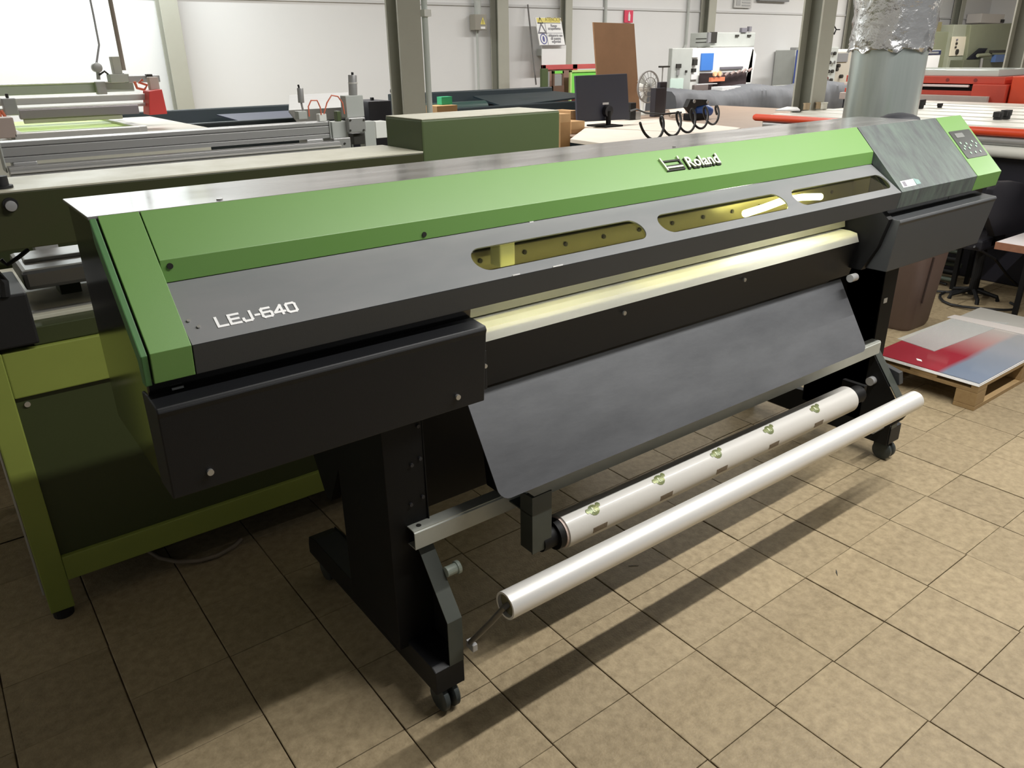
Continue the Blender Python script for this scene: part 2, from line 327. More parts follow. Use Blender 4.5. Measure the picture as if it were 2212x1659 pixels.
# raised maker's logo on the green strip
lg = thing('maker_logo', None, None); lg.parent = P; lg.location = (-.15,-.1,1.30)
LM = FC @ Matrix.Translation((1.500,.2821-.0705,0))
text_mesh('Roland', .0475, .0022, LM @ Matrix.Translation((.001,-.0022,.0024)), 'logo_outline', dark, lg, offset=.0022, sx=1.06)
text_mesh('Roland', .0475, .002, LM @ Matrix.Translation((0,0,.0062)), 'logo_lettering', mat('logo_pale_metal',(216,222,196),.35,.3), lg, offset=.0008, sx=1.06)
mb = MB(); mk = [((.0,.040),(.006,.004)),((.006,.004),(.074,.004)),((.002,.034),(.072,.034)),((.004,.017),(.074,.017)),((.074,.004),(.070,.036))]
M0 = FC @ Matrix.Translation((1.412,.2821-.0725,.0))
strokes(mb, [((a[0]+.001,a[1]-.002),(b[0]+.001,b[1]-.002)) for a,b in mk], .0052, M0, .004); mb.build('logo_mark_outline', dark, lg)
mb = MB(); strokes(mb, [mk[0],((.012,.0095),(.070,.0095)),((.070,.036),(.0705,.041))], .0048, M0, .0062); mb.build('logo_mark', mat('logo_pale_metal',(216,222,196)), lg)
# right hand service cover and green end cap with the control panel
rc = MB().prism(capf, 2.4395, 2.9935).build('service_cover', greyd, P, bevel=.0015)
mb = MB(); q0 = FC @ Vector((2.466,.2821-.2655,.0005)); 
MB().plate([tuple(FC@Vector(p)) for p in ((2.463,.016,.0003),(2.55,.016,.0003),(2.555,.042,.0003),(2.468,.042,.0003))], FC.to_3x3()@Vector((0,0,.0008))).build('white_sticker', paper, rc)
MB().plate([tuple(FC@Vector(p)) for p in ((2.473,.019,.0008),(2.493,.019,.0008),(2.495,.039,.0008),(2.475,.039,.0008))], FC.to_3x3()@Vector((0,0,.0008))).build('sticker_symbol', ink, rc)
MB().plate([tuple(FC@Vector(p)) for p in ((2.556,.018,.0003),(2.586,.018,.0003),(2.586,.035,.0003),(2.558,.044,.0003))], FC.to_3x3()@Vector((0,0,.0008))).build('torn_tape', mat('torn_tape',(120,150,146),.5), rc)
MB().prism([(-.1925,1.177),(-.1835,1.127),(-.1795,1.127),(-.187,1.18)], 2.4345, 2.4395).build('cover_seam', dark, rc)
ec = MB().prism(capf, 2.9975, 3.2).build('end_cap', green, P, bevel=.0015)
cpn = MB(); cpn.plate([tuple(FC@Vector((a,b,.0002))) for a,b in slot(3.011,3.181,.2821-.202,.2821-.0715,.006,3)], FC.to_3x3()@Vector((0,0,.002))); cpn = cpn.build('control_panel', mat('membrane_panel',(40,43,41),.4), ec)
MB().plate([tuple(FC@Vector((a,b,.0022))) for a,b in slot(3.04,3.105,.2821-.105,.2821-.084,.003,2)], FC.to_3x3()@Vector((0,0,.001))).build('display', mat('lcd_grey',(116,118,116),.3), cpn)
for a,b in ((3.035,.118),(3.075,.124),(3.05,.135),(3.10,.135),(3.075,.146),(3.035,.146),(3.13,.118),(3.15,.13),(3.135,.142),(3.06,.168),(3.10,.168),(3.14,.168)):
    q = FC@Vector((a+.002,.2821-b-.012,.0022)); MB().cyl(q, q+FC.to_3x3()@Vector((0,0,.0015)), .0055, 10).build('button', mat('button_pale',(150,178,158),.4), cpn)
# lower housings under both ends
def housing(x0, x1, x1b, lip):
    mb = MB(); pr_ = [(-.158,1.0935),(-.214,1.0885),(-.219,1.080),(-.2155,1.070),(-.2,.904),(-.12,.904),(-.12,1.09)]
    n = len(pr_); vs = [(x0,y,z) for y,z in pr_]
    for y,z in pr_:
        k = min(1,max(0,(1.075-z)/.04)); vs.append((x1+(x1b-x1)*k,y,z))
    mb.add(vs, [tuple(range(n)), tuple(range(2*n-1,n-1,-1))]+[(i,i+n,(i+1)%n+n,(i+1)%n) for i in range(n)])
    return mb.build('lower_housing', lip, P, bevel=.0025)
h1 = housing(-.001,.683,.683,blk); h2 = housing(2.425,3.166,3.124,char)
for x,z in ((0.068, 0.939),(0.608, 0.936)):
    MB().cyl((x,-.199,z),(x,-.209,z),.0062,14).build('thumb_screw', screwm, h1)
box('end_tab', (.684,.70,-.19,-.17,.925,1.02), blk, h1, .002); MB().cyl((.692,-.19,.985),(.692,-.197,.985),.005,12).build('thumb_screw', screwm, h1)
MB().box(.04,.06,-.168,-.165,1.096,1.10).build('chip', screwm, h1)
# platen with its lit front edge, black apron under it
pl = MB().prism([(-.100,1.000),(-.088,1.029),(-.060,1.034),(.030,1.036),(.030,1.026),(-.06,1.024),(-.082,1.018),(-.094,.998)], .6845, 2.392).build('platen', platen, P)
MB().prism([(-.04,1.045),(-.035,1.075),(.02,1.075),(.02,1.04)], .70, 2.39).build('platen_shade_strip', mat('platen_shade_grey',(120,118,104),.5), P)  # grey strip paints the shade on the platen's rear, under the cover
box('platen_bracket', (.6845,.72,-.085,-.06,1.034,1.085), silver, P, .002); box('platen_bracket', (.6845,.71,-.10,-.07,1.085,1.10), white, P, .002)
ap = MB().prism([(-.099,1.000),(-.066,.868),(-.02,.862),(.03,.80),(.03,1.02),(-.08,1.012)], .684, 2.42).build('front_apron', blk, P)
for u,v in [(1.226, 0.976), (1.749, 0.976)]: MB().cyl((u,-.098,v),(u,-.103,v),.006,12).build('apron_screw', screwm, ap)
# what is inside the windows: carriage rail, added glow tube, pale block for a reflection
box('cavity_end', (2.425,2.429,-.085,.02,1.08,1.232), mat('rail_dull',(112,106,80),.35,.3), P, .001)
rail = box('carriage_rail', (.69,2.42,-.03,.015,1.15,1.20), mat('rail_dull',(112,106,80),.35,.3), P, .002)
for k in range(12): MB().cyl((.80+k*.135,-.03,1.178),(.80+k*.135,-.034,1.178),.006,10).build('rail_bolt', dark, rail)
box('reflection_block', (0.809, 0.853, -0.1, -0.06, 1.173, 1.233), mat('reflection_pale',(238,238,220),.3), P, .004)  # reflection patch in the left window, built as a pale block
MB().tube([(1.735,-.085,1.180),(1.83,-.085,1.187),(1.93,-.085,1.198),(2.03,-.085,1.196),(2.13,-.085,1.186)], .011, 12).build('window_glow_tube', glowm, P)  # added glowing tube, stands in for bright reflections in the windows
MB().tube([(.70,-.172,1.128),(2.39,-.172,1.128)], .0035, 8).build('platen_fill_strip', fillm, P)  # glowing strip added behind the lip to brighten the platen edge
# right hand end of the opening
MB().plate([(2.40,-.19,1.09),(2.40,-.165,.99),(2.40,-.12,.90),(2.40,.03,.90),(2.40,.03,1.12),(2.40,-.15,1.12)], (.03,0,0)).build('side_plate', blk2, P)
MB().cyl((2.335,-.12,0.88),(2.37,-.12,0.88),.014,16).build('clamp_knob', silver, P, smooth=True)
# grey media guide sloping down to the front
GM = frame((.72,-.206,.623),(1,0,0),(0,.146,.236))
ol = [(0,.2775),(0,.03)]+[(.03-.03*math.cos(math.radians(a)),.03-.03*math.sin(math.radians(a))) for a in range(10,90,20)]+[(.03,0),(1.627,0)]+[(1.627+.03*math.sin(math.radians(a)),.03-.03*math.cos(math.radians(a))) for a in range(10,90,20)]+[(1.657,.03),(1.657,.2775)]
holed_plate(ol[::-1], [], .003, GM, 'media_guide', guidem, P)
for x in (.80,1.5,2.25): MB().prism([(-.15,.63),(-.10,.56),(-.03,.56),(-.0,.80),(-.05,.80)], x, x+.004).build('guide_bracket', blk2, P)
# stand: cross boards, galvanised beam, two legs on castors
box('cross_board', (.60,2.77,.12,.14,.455,.80), blk2, P, .002)
bm_ = MB(); x0,x1,y0,y1,z0,z1 = .55,2.76,-.066,-.026,.477,.531
bm_.box(x0,x1,y0,y0+.003,z0,z1-.006).box(x0,x1,y0+.003,y1,z1-.003,z1).box(x0,x1,y1-.003,y1,z0,z1-.003).box(x0,x1,y0+.003,y1-.003,z0,z0+.003)
bm_.prism([(y0,z1-.006),(y0+.003,z1-.006),(y0+.008,z1-.003),(y0+.006,z1)], x0, x1); bm_ = bm_.build('cross_beam', beamm, P, bevel=.0008)
MB().cyl((.575,-.045,z1),(.575,-.045,z1+.0008),.007,14).build('beam_hole', dark, bm_)
def leg(xf, xo, xp, sgn):
    """xf..xo flange, xp plate plane"""
    t = thing('stand_leg', None, None); t.parent = P; t.location = (xf-1.6,-.04,0)
    yr = .64
    MB().plate([(xp,-.165,.085),(xp,-.165,.30),(xp,-.035,.47),(xp,-.03,.90),(xp,.25,.90),(xp,.25,.20),(xp,yr-.03,.17),(xp,yr,.085)], (.003,0,0)).build('leg_plate', blk2, t)
    MB().plate([(xf,-.168,.16),(xo,-.168,.16),(xo,-.168,.30),(xf,-.168,.30)], (0,.003,0)).plate([(xf,-.168,.30),(xo,-.168,.30),(xo,-.036,.472),(xf,-.036,.472)], (0,.003,-.001)).build('leg_flange', flangm, t, bevel=.0006)
    MB().box((xf-.07 if sgn>0 else xf-.01),(xo-.002 if sgn>0 else xo+.05),-.03,.25,.155,.90).build('leg_column', blk2, t, bevel=.002)
    fx0, fx1 = (xf-.045, xo) if sgn>0 else (xf, xo+.04)
    MB().prism([(-.168,.088),(-.168,.162),(-.15,.17),(yr-.06,.17),(yr-.01,.155),(yr,.12),(yr,.088)], fx0, fx1).build('foot_beam', blk, t, bevel=.003)
    for y in (-.125,yr-.05):
        cs = MB().box((fx0+fx1)/2-.022,(fx0+fx1)/2+.022,y-.02,y+.03,.055,.088).build('caster', rubber, t, bevel=.004)
        for dx in (-.024,.008): MB().tube([((fx0+fx1)/2+dx,y-.008,.041),((fx0+fx1)/2+dx+.004,y-.008,.041),((fx0+fx1)/2+dx+.016,y-.008,.041),((fx0+fx1)/2+dx+.02,y-.008,.041)], .041, 24, radii=[.036,.041,.041,.036]).build('caster_wheel', wheelm, cs, smooth=True)
    return t
L1 = leg(.570,.614,.611,1); L2 = leg(2.775,2.82,2.765,-1)
MB().cyl((.614,-.10,.40),(.645,-.10,.40),.014,16).cyl((.645,-.10,.40),(.655,-.10,.40),.018,16).build('lock_knob', mat('knob_grey_green',(150,160,150),.5), P, bevel=.001, smooth=True)
MB().prism([(.33,.45),(.36,.45),(.60,.90),(.50,.90),(.245,.72),(.245,.60)], .50, .53).build('rear_brace', blk2, P)
MB().prism([(-.13,.39),(-.04,.41),(.1,.33),(.0,.26),(-.14,.34)], 2.83, 2.86).build('motor_cover', char, P, bevel=.002)
MB().cyl((2.74,-0.058,0.352),(2.765,-0.058,0.352),.018,18).build('lock_knob', silver, P, smooth=True)
MB().box(2.79,2.815,-.032,-.030,0.6759999999999999,0.696).build('leg_label', paper, P)
for x0_,x1_,z0_ in ((0.848,0.915,0.387),): MB().box(x0_,x1_,-.167,-.163,z0_,.565).box(x0_,x0_+.003,-.165,-.115,z0_+.004,.565).box(x0_,x1_,-.165,-.066,.505,.509).build('roll_holder', flangm, P, bevel=.001)
MB().cyl((.89,-.14,.399),(.95,-.14,.399),.032,24).cyl((.938,-.14,.399),(.957,-.14,.399),.044,28).build('roll_flange', blk2, P, smooth=True)
box('roll_holder', (2.50,2.52,-.16,-.067,.36,.43), blk2, P, .002)
MB().cyl((2.423,-.14,.393),(2.50,-.14,.393),.034,24).build('roll_flange', blk2, P, smooth=True)
# tension bar on its swing arms
tb = MB().ring((.620,-.35,.4495),(2.509,-.35,.4360),.0345,.029,40).build('tension_bar', alu, P, smooth=True)
MB().cyl((.630,-.35,.4495),(.642,-.35,.4495),.029,28).build('bar_end_plug', mat('dull_olive_plug',(110,104,74),.6), tb)
MB().tube([(.636,-.35,.4495),(.622,-.348,.445),(.624,-.28,.35),(0.628, -0.181, 0.218)], .0075, 10).build('bar_arm', mat('arm_grey',(110,106,100),.35,.5), tb, smooth=True)
MB().box(.625,.64,-0.19699999999999998,-0.16499999999999998,0.19599999999999998,0.218).build('arm_foot', silver, tb, bevel=.002)
MB().tube([(2.50,-.35,.436),(2.56,-.34,.42),(2.66,-.25,.28),(2.76,-.17,.19)], .0075, 10).build('bar_arm', blk2, tb, smooth=True)
MB().cyl((2.69,-.13,.165),(2.765,-.13,.165),.013,14).build('pivot_bolt', silver, tb, smooth=True)

for x,y,z in ((.60,-.032,.80),(.60,-.032,.71),(.575,-.032,.70),(.60,-.032,.60),(.565,-.032,.59)): MB().cyl((x,y+.003,z),(x,y-.003,z),.005,10).build('leg_bolt', mat('bolt_dark_grey',(46,46,50),.5), P)
# roll of film between the legs
RL = thing('media_roll', 'white film-wrapped media roll with green emblems under the printer', 'roll', (1.69,-.14,.399))
cy, cz, cr = -.14, .399, .051
rb = MB().tube([(.964,cy,cz),(.965,cy,cz),(2.415,cy,cz-.006),(2.416,cy,cz-.006)], cr, 48, radii=[.048,cr,cr,.048]).build('wrapped_film', film, RL, smooth=True)
MB().ring((.958,cy,cz),(.964,cy,cz),.046,.036,32).build('cardboard_core', mat('core_pink',(206,186,176),.6), RL)
MB().ring((2.416,cy,cz-.006),(2.422,cy,cz-.006),.046,.036,32).build('cardboard_core', mat('core_tan',(196,178,140),.6), RL)
def patch(poly, x, ang, m, name, parent, h=.0008):
    """small flat print bent round the roll; poly in metres, (along, around)"""
    mb = MB(); n = len(poly); zc = cz - .006*(x-.965)/1.45
    def pt_(a, b, r): 
        th = ang + b/cr; return (x+a, cy-math.cos(th)*r, zc+math.sin(th)*r)
    ca = sum(p[0] for p in poly)/n; cb = sum(p[1] for p in poly)/n
    vs = [pt_(ca,cb,cr+h)]; 
    for k in (.5,1.0): vs += [pt_(ca+(a-ca)*k, cb+(b-cb)*k, cr+h) for a,b in poly]
    vs += [pt_(a,b,cr-.0005) for a,b in poly]
    fs = [(0,1+i,1+(i+1)%n) for i in range(n)]+[(1+i,1+n+i,1+n+(i+1)%n,1+(i+1)%n) for i in range(n)]+[(1+n+i,1+2*n+i,1+2*n+(i+1)%n,1+n+(i+1)%n) for i in range(n)]
    return mb.add(vs,fs).build(name, m, parent, smooth=False)
emb = mat('emblem_green_gold',(118,122,72),.35,.3,var=.8,scale=60,col2=(92,110,90)); embl = mat('emblem_light',(206,212,180),.4); lab = mat('dark_label',(92,80,66),.5,var=.6,scale=260,col2=(140,126,108))
circ = [(.019*math.cos(math.radians(a)), .017*math.sin(math.radians(a))) for a in range(0,360,30)]
for x in [1.071, 1.341, 1.609, 1.885, 2.159]:
    e = patch(circ, x, 1.02, emb, 'emblem', rb, .0012)
    for s in (-1,1):
        patch([(s*.022+.008*math.cos(math.radians(a)), s*.004+.006+.008*math.sin(math.radians(a))) for a in range(0,360,60)], x, 1.02, emb, 'emblem_ear', rb, .0014)
    patch([(-.006,.008),(-.003,.008),(.006,-.008),(.003,-.008)], x, 1.02, embl, 'emblem_stroke', rb, .0022)
    patch([(-.006,-.006),(-.003,-.008),(-.003,.006),(-.006,.006)], x, 1.02, embl, 'emblem_stroke', rb, .0022)
for x in [1.076, 1.351, 1.612, 1.889, 2.155]:
    patch([(-.027,-.009),(.027,-.009),(.027,.009),(-.027,.009)], x, -.12, lab, 'label', rb, .001)

# ---------------------------------------------------------------- exhaust duct behind the printer
dc = (3.7233, 0.624, 1.3201)
DT = thing('exhaust_duct', 'thick galvanised exhaust duct with foil-taped top rising behind the printer', 'duct', (dc[0],dc[1],0))
dr = .172
MB().cyl((dc[0],dc[1],.02),(dc[0],dc[1],1.70),dr,56).build('duct_pipe', galv, DT, smooth=True)
fz = 1.656
mb = MB(); n = 56; rows = 26; z0 = 1.66
random.seed(3)
for r_ in range(rows):
    z = fz-.03 + (3.9-fz+.03)*(r_/(rows-1))**1.8
    for k in range(n):
        rr = dr+.012+.010*math.sin(k*1.7+r_*2.1)*random.random()+random.uniform(-.004,.006)+(.012 if r_ in (7,8,12) else 0)
        zz = z+(.02*math.sin(k*.9)*random.random() if r_ == 0 else random.uniform(-.006,.006))
        a = 2*math.pi*k/n; mb.v.append((dc[0]+rr*math.cos(a), dc[1]+rr*math.sin(a), zz))
for r_ in range(rows-1):
    for k in range(n): mb.f.append((r_*n+k, r_*n+(k+1)%n, (r_+1)*n+(k+1)%n, (r_+1)*n+k))
mb.f.append(tuple(range((rows-1)*n, rows*n))); mb.f.append(tuple(range(n-1,-1,-1)))
mb.build('foil_wrap', foil, DT, smooth=True)
for z in (1.95,2.16): MB().ring((dc[0],dc[1],z),(dc[0],dc[1],z+.012),dr+.030,dr+.004,40).build('tie_band', mat('band_grey_green',(96,104,100),.5), DT)
MB().tube([(2.955,.12,1.24),(2.955,.12,1.362),(2.955,.12,1.380),(2.955,.12,1.390),(2.955,.12,1.396)],.09,36,radii=[.080,.080,.070,.046,.012]).build('domed_cap', mat('cap_slate',(36,38,44),.6), P, smooth=True)

# ---------------------------------------------------------------- steel columns
def column(name, x, y, w, label, grp=None, flange=.03):
    t = thing(name, label, 'column', (x,y,0), grp)
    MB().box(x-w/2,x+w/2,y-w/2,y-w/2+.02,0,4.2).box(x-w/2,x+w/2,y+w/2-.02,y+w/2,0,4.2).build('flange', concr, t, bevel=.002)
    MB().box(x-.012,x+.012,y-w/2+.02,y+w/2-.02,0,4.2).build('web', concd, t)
    MB().box(x-w/2-.03,x+w/2+.03,y-w/2-.03,y+w/2+.03,0,.015).build('base_plate', concd, t)
    return t
cA = (2.5192, 3.2363, 1.4064); 
c2_ = column('steel_column', cA[0], cA[1], .165, 'wide grey steel column behind the olive box, with a white conduit')
MB().cyl((cA[0]+.125,cA[1]-.06,0),(cA[0]+.125,cA[1]-.06,4.2),.020,14).build('conduit', mat('conduit_pale',(206,214,210),.3), c2_, smooth=True)
MB().box(cA[0]+.10,cA[0]+.15,cA[1]-.1,cA[1]-.05,1.86,1.90).build('conduit_clamp', white, c2_)
cB = (7.0202, 3.1667, 1.2417); column('steel_column', cB[0], cB[1], .22, 'leaning-looking grey steel column just left of the galvanised duct')
cC = (11.8513, 3.2485, 1.0609); column('steel_column', cC[0], cC[1], .24, 'grey steel column at the far right beside the orange upright')
for (u,v,nm) in ((2.62, 8.86, 'grey steel column against the wall at the left, above the red guard'),): column('steel_column', u, v, .2, nm)
for x_,nm in ((7.441,'slim grey wall column between the junction box and the warning sign'),(12.258,'grey wall column above the white coating machine'),(17.122,'brown-grey wall column immediately left of the duct foil'),(21.945,'dark wall column rising behind the olive press with cream panel'),(8.779,'pale wall column beside the yellow-headed warning sign')):
    column('steel_column', x_, 8.86, .2 if 'pale' not in nm else .14, nm)

# ---------------------------------------------------------------- green screen printing machine on the left
G = thing('screen_press', 'yellow-green framed screen printing press with olive panels left of the printer', 'machine', (.8,1.3,0))
for x in (-.225,1.86):
    for y in (.916,1.75):
        l = box('leg', (x,x+.068,y,y+.055,.03,.892), lime, G, .004); MB().cyl((x+.034,y+.027,0),(x+.034,y+.027,.03),.03,16).build('foot_pad', rubber, l)
box('top_rail', (-.157,1.86,.918,.97,.752,.89), lime, G, .004); box('bottom_rail', (-.157,1.86,.918,.97,.127,.213), lime, G, .004)
fp = box('front_panel', (-.157,1.86,.934,.945,.213,.752), olive, G, .001)
for x,z in ((-.13,.725),(1.83,.725)): MB().cyl((x,.934,z),(x,.929,z),.008,12).build('screw', screwm, fp)
box('side_panel', (-.215,-.205,.97,1.75,.16,.89), lime, G, .001); box('back_light_block', (-.2,1.9,1.78,1.79,.13,.89), olive, G, .001); box('floor_light_block', (-.2,1.9,.97,1.78,.127,.135), olive, G, .001); box('side_panel', (1.915,1.925,.97,1.75,.16,.89), lime, G, .001); box('side_strip', (-.232,-.226,.925,.965,.1,.88), silver, G, .001)  # back, floor and right side panels added, to block light under the press
zt = 0.944
box('bed_block', (-0.075,1.86,.93,1.7,.892,zt), olive, G, .003); box('bed_step', (-0.076,1.86,1.0,1.7,zt,zt+.012), cream, G, .002)
box('bed_groove', (-0.076+.01,1.86,1.03,1.045,zt+.012,zt+.018), silver, G, .001)
box('motor_box', (-0.201, -0.061, 0.9, 1.2, 0.905, 1.052), rubber, G, .006)
tr = (-0.045, 0.138, 1.12, 1.52, 1.012, 1.063)
box('drip_tray', (tr[0],.6,1.12,1.42,tr[4]-.01,tr[5]), silver, G, .012); box('tray_rib', (tr[0]+.02,.6,1.22,1.28,tr[5],tr[5]+.012), silver, G, .005)
for x in (.05,1.5): box('tray_post', (x,x+.06,1.2,1.3,zt,tr[4]), olive, G)
MB().tube([(-0.094, 0.98, 1.134),(-0.083, 0.98, 1.117),(-0.052, 0.98, 1.133),(-0.024, 1.0, 1.146)],.006,8).build('cable', cable, G, smooth=True)
MB().tube([(-0.119, 0.9, 1.116),(-0.106, 0.9, 1.089),(-0.111, 0.9, 1.051)],.012,8).build('cable', cable, G, smooth=True)
bmz = (1.188,1.330)
bb = box('cross_beam', (-.7,1.156,.80,1.06,*bmz), olive2, G, .003)
box('beam_top', (-.7,1.156,.80,1.085,1.330,1.335), cream, bb, .001)
for x in (-.65,.5,1.05): box('beam_post', (x,x+.08,1.0,1.06,.89 if x>-.3 else 0,1.19), olive, G)
k_ = (-0.052, 0.8, 1.302); MB().cyl((k_[0],.80,k_[2]),(k_[0],.794,k_[2]),.017,20).build('hole_ring', rubber, bb); MB().cyl((k_[0],.795,k_[2]-.003),(k_[0],.785,k_[2]-.003),.013,20).build('silver_bolt', silver, bb, bevel=.002, smooth=True)
k_ = (-0.056, 0.83, 1.344); MB().cyl((k_[0],.86,1.335),(k_[0],.86,1.365),.018,16).cyl((k_[0],.86,1.335),(k_[0],.86,1.342),.026,16).build('clamp_knob', rubber, bb, smooth=True)
hb = box('head_cover', (1.156,1.757,.80,1.048,1.0,1.434), oliveb, G, .006); box('cover_top', (1.158,1.755,.802,1.046,1.434,1.437), cream, hb, .001)
box('cover_leg', (1.3,1.6,.85,1.04,.89,1.0), olive, G)
box('cover_edge', (1.757,1.765,.82,1.04,1.0,1.33), navy, hb, .001)

# aluminium squeegee carriage across the press
Q = thing('squeegee_carriage', 'long aluminium squeegee beam with pneumatic cylinders on the left press', 'carriage', (.8,1.5,1.33))
qx0, qx1 = 0.018, 1.145
qz1, qz0 = 1.394, 1.332
d_ = (qz1-qz0)
MB().prism([(1.5,qz1),(1.5,qz1-d_*.22),(1.506,qz1-d_*.25),(1.5,qz1-d_*.28),(1.5,qz0+d_*.30),(1.506,qz0+d_*.27),(1.5,qz0+d_*.24),(1.5,qz0),(1.58,qz0),(1.58,qz1)], qx0, qx1).build('beam', silver, Q, bevel=.0015)
r0, r1 = 1.291, 1.322
MB().prism([(1.44,r0),(1.44,r1-.006),(1.446,r1-.003),(1.446,r1),(1.5,r1),(1.5,r0)], 0.02, 1.16).build('lower_rail', silver, Q, bevel=.001)
MB().prism([(1.434,r0+.012),(1.434,r0+.017),(1.44,r0+.017),(1.44,r0+.012)], 0.02, 1.16).build('rail_lip', alu, Q)
for a in (qx0-.004, qx1): box('end_plate', (a,a+.004,1.495,1.585,qz0-.03,qz1+.003), greyp, Q, .001)
box('post', (qx0+.02,qx0+.09,1.5,1.58,zt+.012,qz0), silver, Q); box('post', (qx1-.1,qx1-.03,1.5,1.58,zt+.012,qz0), silver, Q)
def pbox(nm, u0,v0,u1,v1,y,d,m,par,bv=.002): pass
for nm,b,m in (('cylinder_block',(1.228, 1.306, 1.5, 1.55, 1.403, 1.487),greyp),('mount_plate',(1.218, 1.292, 1.47, 1.5, 1.348, 1.404),silver),('valve_block',(1.158, 1.226, 1.5, 1.55, 1.325, 1.392),greyp),('base_plate',(1.146, 1.219, 1.47, 1.51, 1.288, 1.331),silver),('slide',(1.31, 1.361, 1.52, 1.57, 1.28, 1.383),greyp),('cover_panel',(1.384, 1.437, 1.56, 1.61, 1.309, 1.377),white),('pivot_block',(1.023, 1.059, 1.5, 1.54, 1.408, 1.438),greyp),('clamp',(1.184, 1.202, 1.5, 1.53, 1.392, 1.431),oliveb),('hose_fitting',(1.108, 1.139, 1.5, 1.53, 1.396, 1.424),white),('rail_carriage',(1.248, 1.298, 1.5, 1.55, 1.297, 1.341),inkd)):
    box(nm, b, m, Q, .003)
a = (1.272, 1.52, 1.483); b_ = (1.277, 1.52, 1.563); MB().tube([a,b_],.0175,22).build('air_cylinder', silver, Q, bevel=.002, smooth=True); MB().tube([b_,(1.278, 1.52, 1.573)],.005,10).build('rod_tip', rubber, Q)
e1 = (1.276, 1.52, 1.533); MB().cyl((e1[0],e1[1],e1[2]-.003),(e1[0],e1[1],e1[2]+.003),.0195,22).build('cylinder_collar', alu, Q)
MB().tube([(1.052, 1.52, 1.437),(1.048, 1.52, 1.468)],.004,10).build('rod', silver, Q); MB().tube([(1.048, 1.52, 1.468),(1.05, 1.52, 1.522)],.012,18).build('air_cylinder', silver, Q, bevel=.002, smooth=True); MB().tube([(1.046, 1.52, 1.522),(1.044, 1.52, 1.534)],.004,8).build('rod_tip', rubber, Q)
for pts in ([(1.066, 1.5, 1.417), (1.067, 1.5, 1.454), (1.081, 1.5, 1.476), (1.106, 1.5, 1.475), (1.116, 1.5, 1.449), (1.117, 1.5, 1.421)],[(1.129, 1.5, 1.424), (1.146, 1.5, 1.464), (1.169, 1.5, 1.491), (1.196, 1.5, 1.486), (1.213, 1.5, 1.461), (1.217, 1.5, 1.419)]):
    MB().tube(pts,.0028,8).build('air_hose', hose, Q, smooth=True)
for u,v in [(1.225, 1.468, 1.396), (1.221, 1.468, 1.357), (1.285, 1.468, 1.394), (1.281, 1.468, 1.355), (1.165, 1.468, 1.309), (1.191, 1.468, 1.309)] and []: pass
for q in [(1.225, 1.468, 1.396), (1.221, 1.468, 1.357), (1.285, 1.468, 1.394), (1.281, 1.468, 1.355), (1.165, 1.468, 1.309), (1.191, 1.468, 1.309)]: MB().cyl((q[0],1.4695,q[2]),(q[0],1.466,q[2]),.0042,8).build('bolt_head', inkd, Q)

# second press station further back
H = thing('screen_press', 'second screen printing press at far left with lime mesh screen and red guard', 'machine', (0.6,3.2,0))
box('base_cabinet', (-1.3,1.15,2.5,3.9,0,1.10), olive, H, .01); box('table_top', (-1.35,1.2,2.45,3.95,1.10,1.13), offw, H, .004)
def bx(nm, b, m, bv=.004): return box(nm, b, m, H, bv)
ra = (0.133, 0.796, 2.8, 2.86, 1.45, 1.476); ra = (-1.1,ra[1],2.8,2.86,1.448,1.478)
bx('front_rail', ra, alu); bx('front_rail', (ra[0],ra[1],2.79,2.82,ra[4]-.028,ra[4]-.012), alu)
rb_ = (-1.1,0.828,3.2,3.28,1.477,1.521); bx('rear_rail', rb_, greyp); bx('rail_lip', (rb_[0],rb_[1],3.19,3.29,rb_[5],rb_[5]+.008), alu)
bx('rail_clamp', (0.637, 0.685, 3.16, 3.2, 1.468, 1.531), silver)
bx('squeegee_bar', (0.223,0.73,2.75,2.79,1.389,1.43), mat('mauve_grey_metal',(158,150,156),.4,.4))
bx('squeegee_blade', (0.235,0.653,2.76,2.78,1.369,1.389), cream)
sx0,sy0 = -.35,2.62
sc0 = (0.196, 2.55, 1.337); 
zz = sc0[2]
MB().box(0.196,0.649,2.55,3.5,zz-.01,zz).build('mesh', screen, H)
for b in ((0.159,0.663,2.50,2.54,zz-.02,zz+.012),(0.196-.05,0.196,2.52,3.5,zz-.02,zz+.012),(0.649,0.649+.05,2.52,3.5,zz-.02,zz+.012)): bx('screen_frame', b, alu)
bx('frame_support', (-.9,1.0,2.6,3.7,1.13,zz-.02), offw)
bx('carriage_clamp', (0.165, 0.218, 2.7, 2.76, 1.411, 1.483), silver); bx('clamp_lever', (0.185, 0.197, 2.72, 2.74, 1.483, 1.502), inkd)
MB().plate([(0.784, 2.72, 1.49), (0.846, 2.72, 1.497), (0.851, 2.72, 1.383), (0.766, 2.72, 1.381)],(0,.12,0)).build('red_guard', red, H, bevel=.004)
bx('guard_arm', (0.814, 0.858, 2.8, 2.85, 1.489, 1.552), mat('pinkish_block',(214,200,192),.5)); bx('motor', (0.783, 0.942, 3.1, 3.18, 1.521, 1.555), silver); bx('motor_cap', (0.875, 0.903, 3.08, 3.13, 1.543, 1.561), inkd)
bx('pneumatic_unit', (0.735, 0.775, 3.15, 3.21, 1.564, 1.648), mat('unit_beige',(196,196,186),.5)); bx('unit_base', (0.7, 0.792, 3.1, 3.18, 1.525, 1.565), greyp)
g_ = (0.657, 3.15, 1.597); MB().cyl((g_[0],3.13,g_[2]),(g_[0],3.17,g_[2]),.024,22).build('gauge', silver, H, bevel=.004, smooth=True)
MB().tube([(0.654, 3.15, 1.54),(0.659, 3.15, 1.584)],.009,10).build('gauge_stem', silver, H)
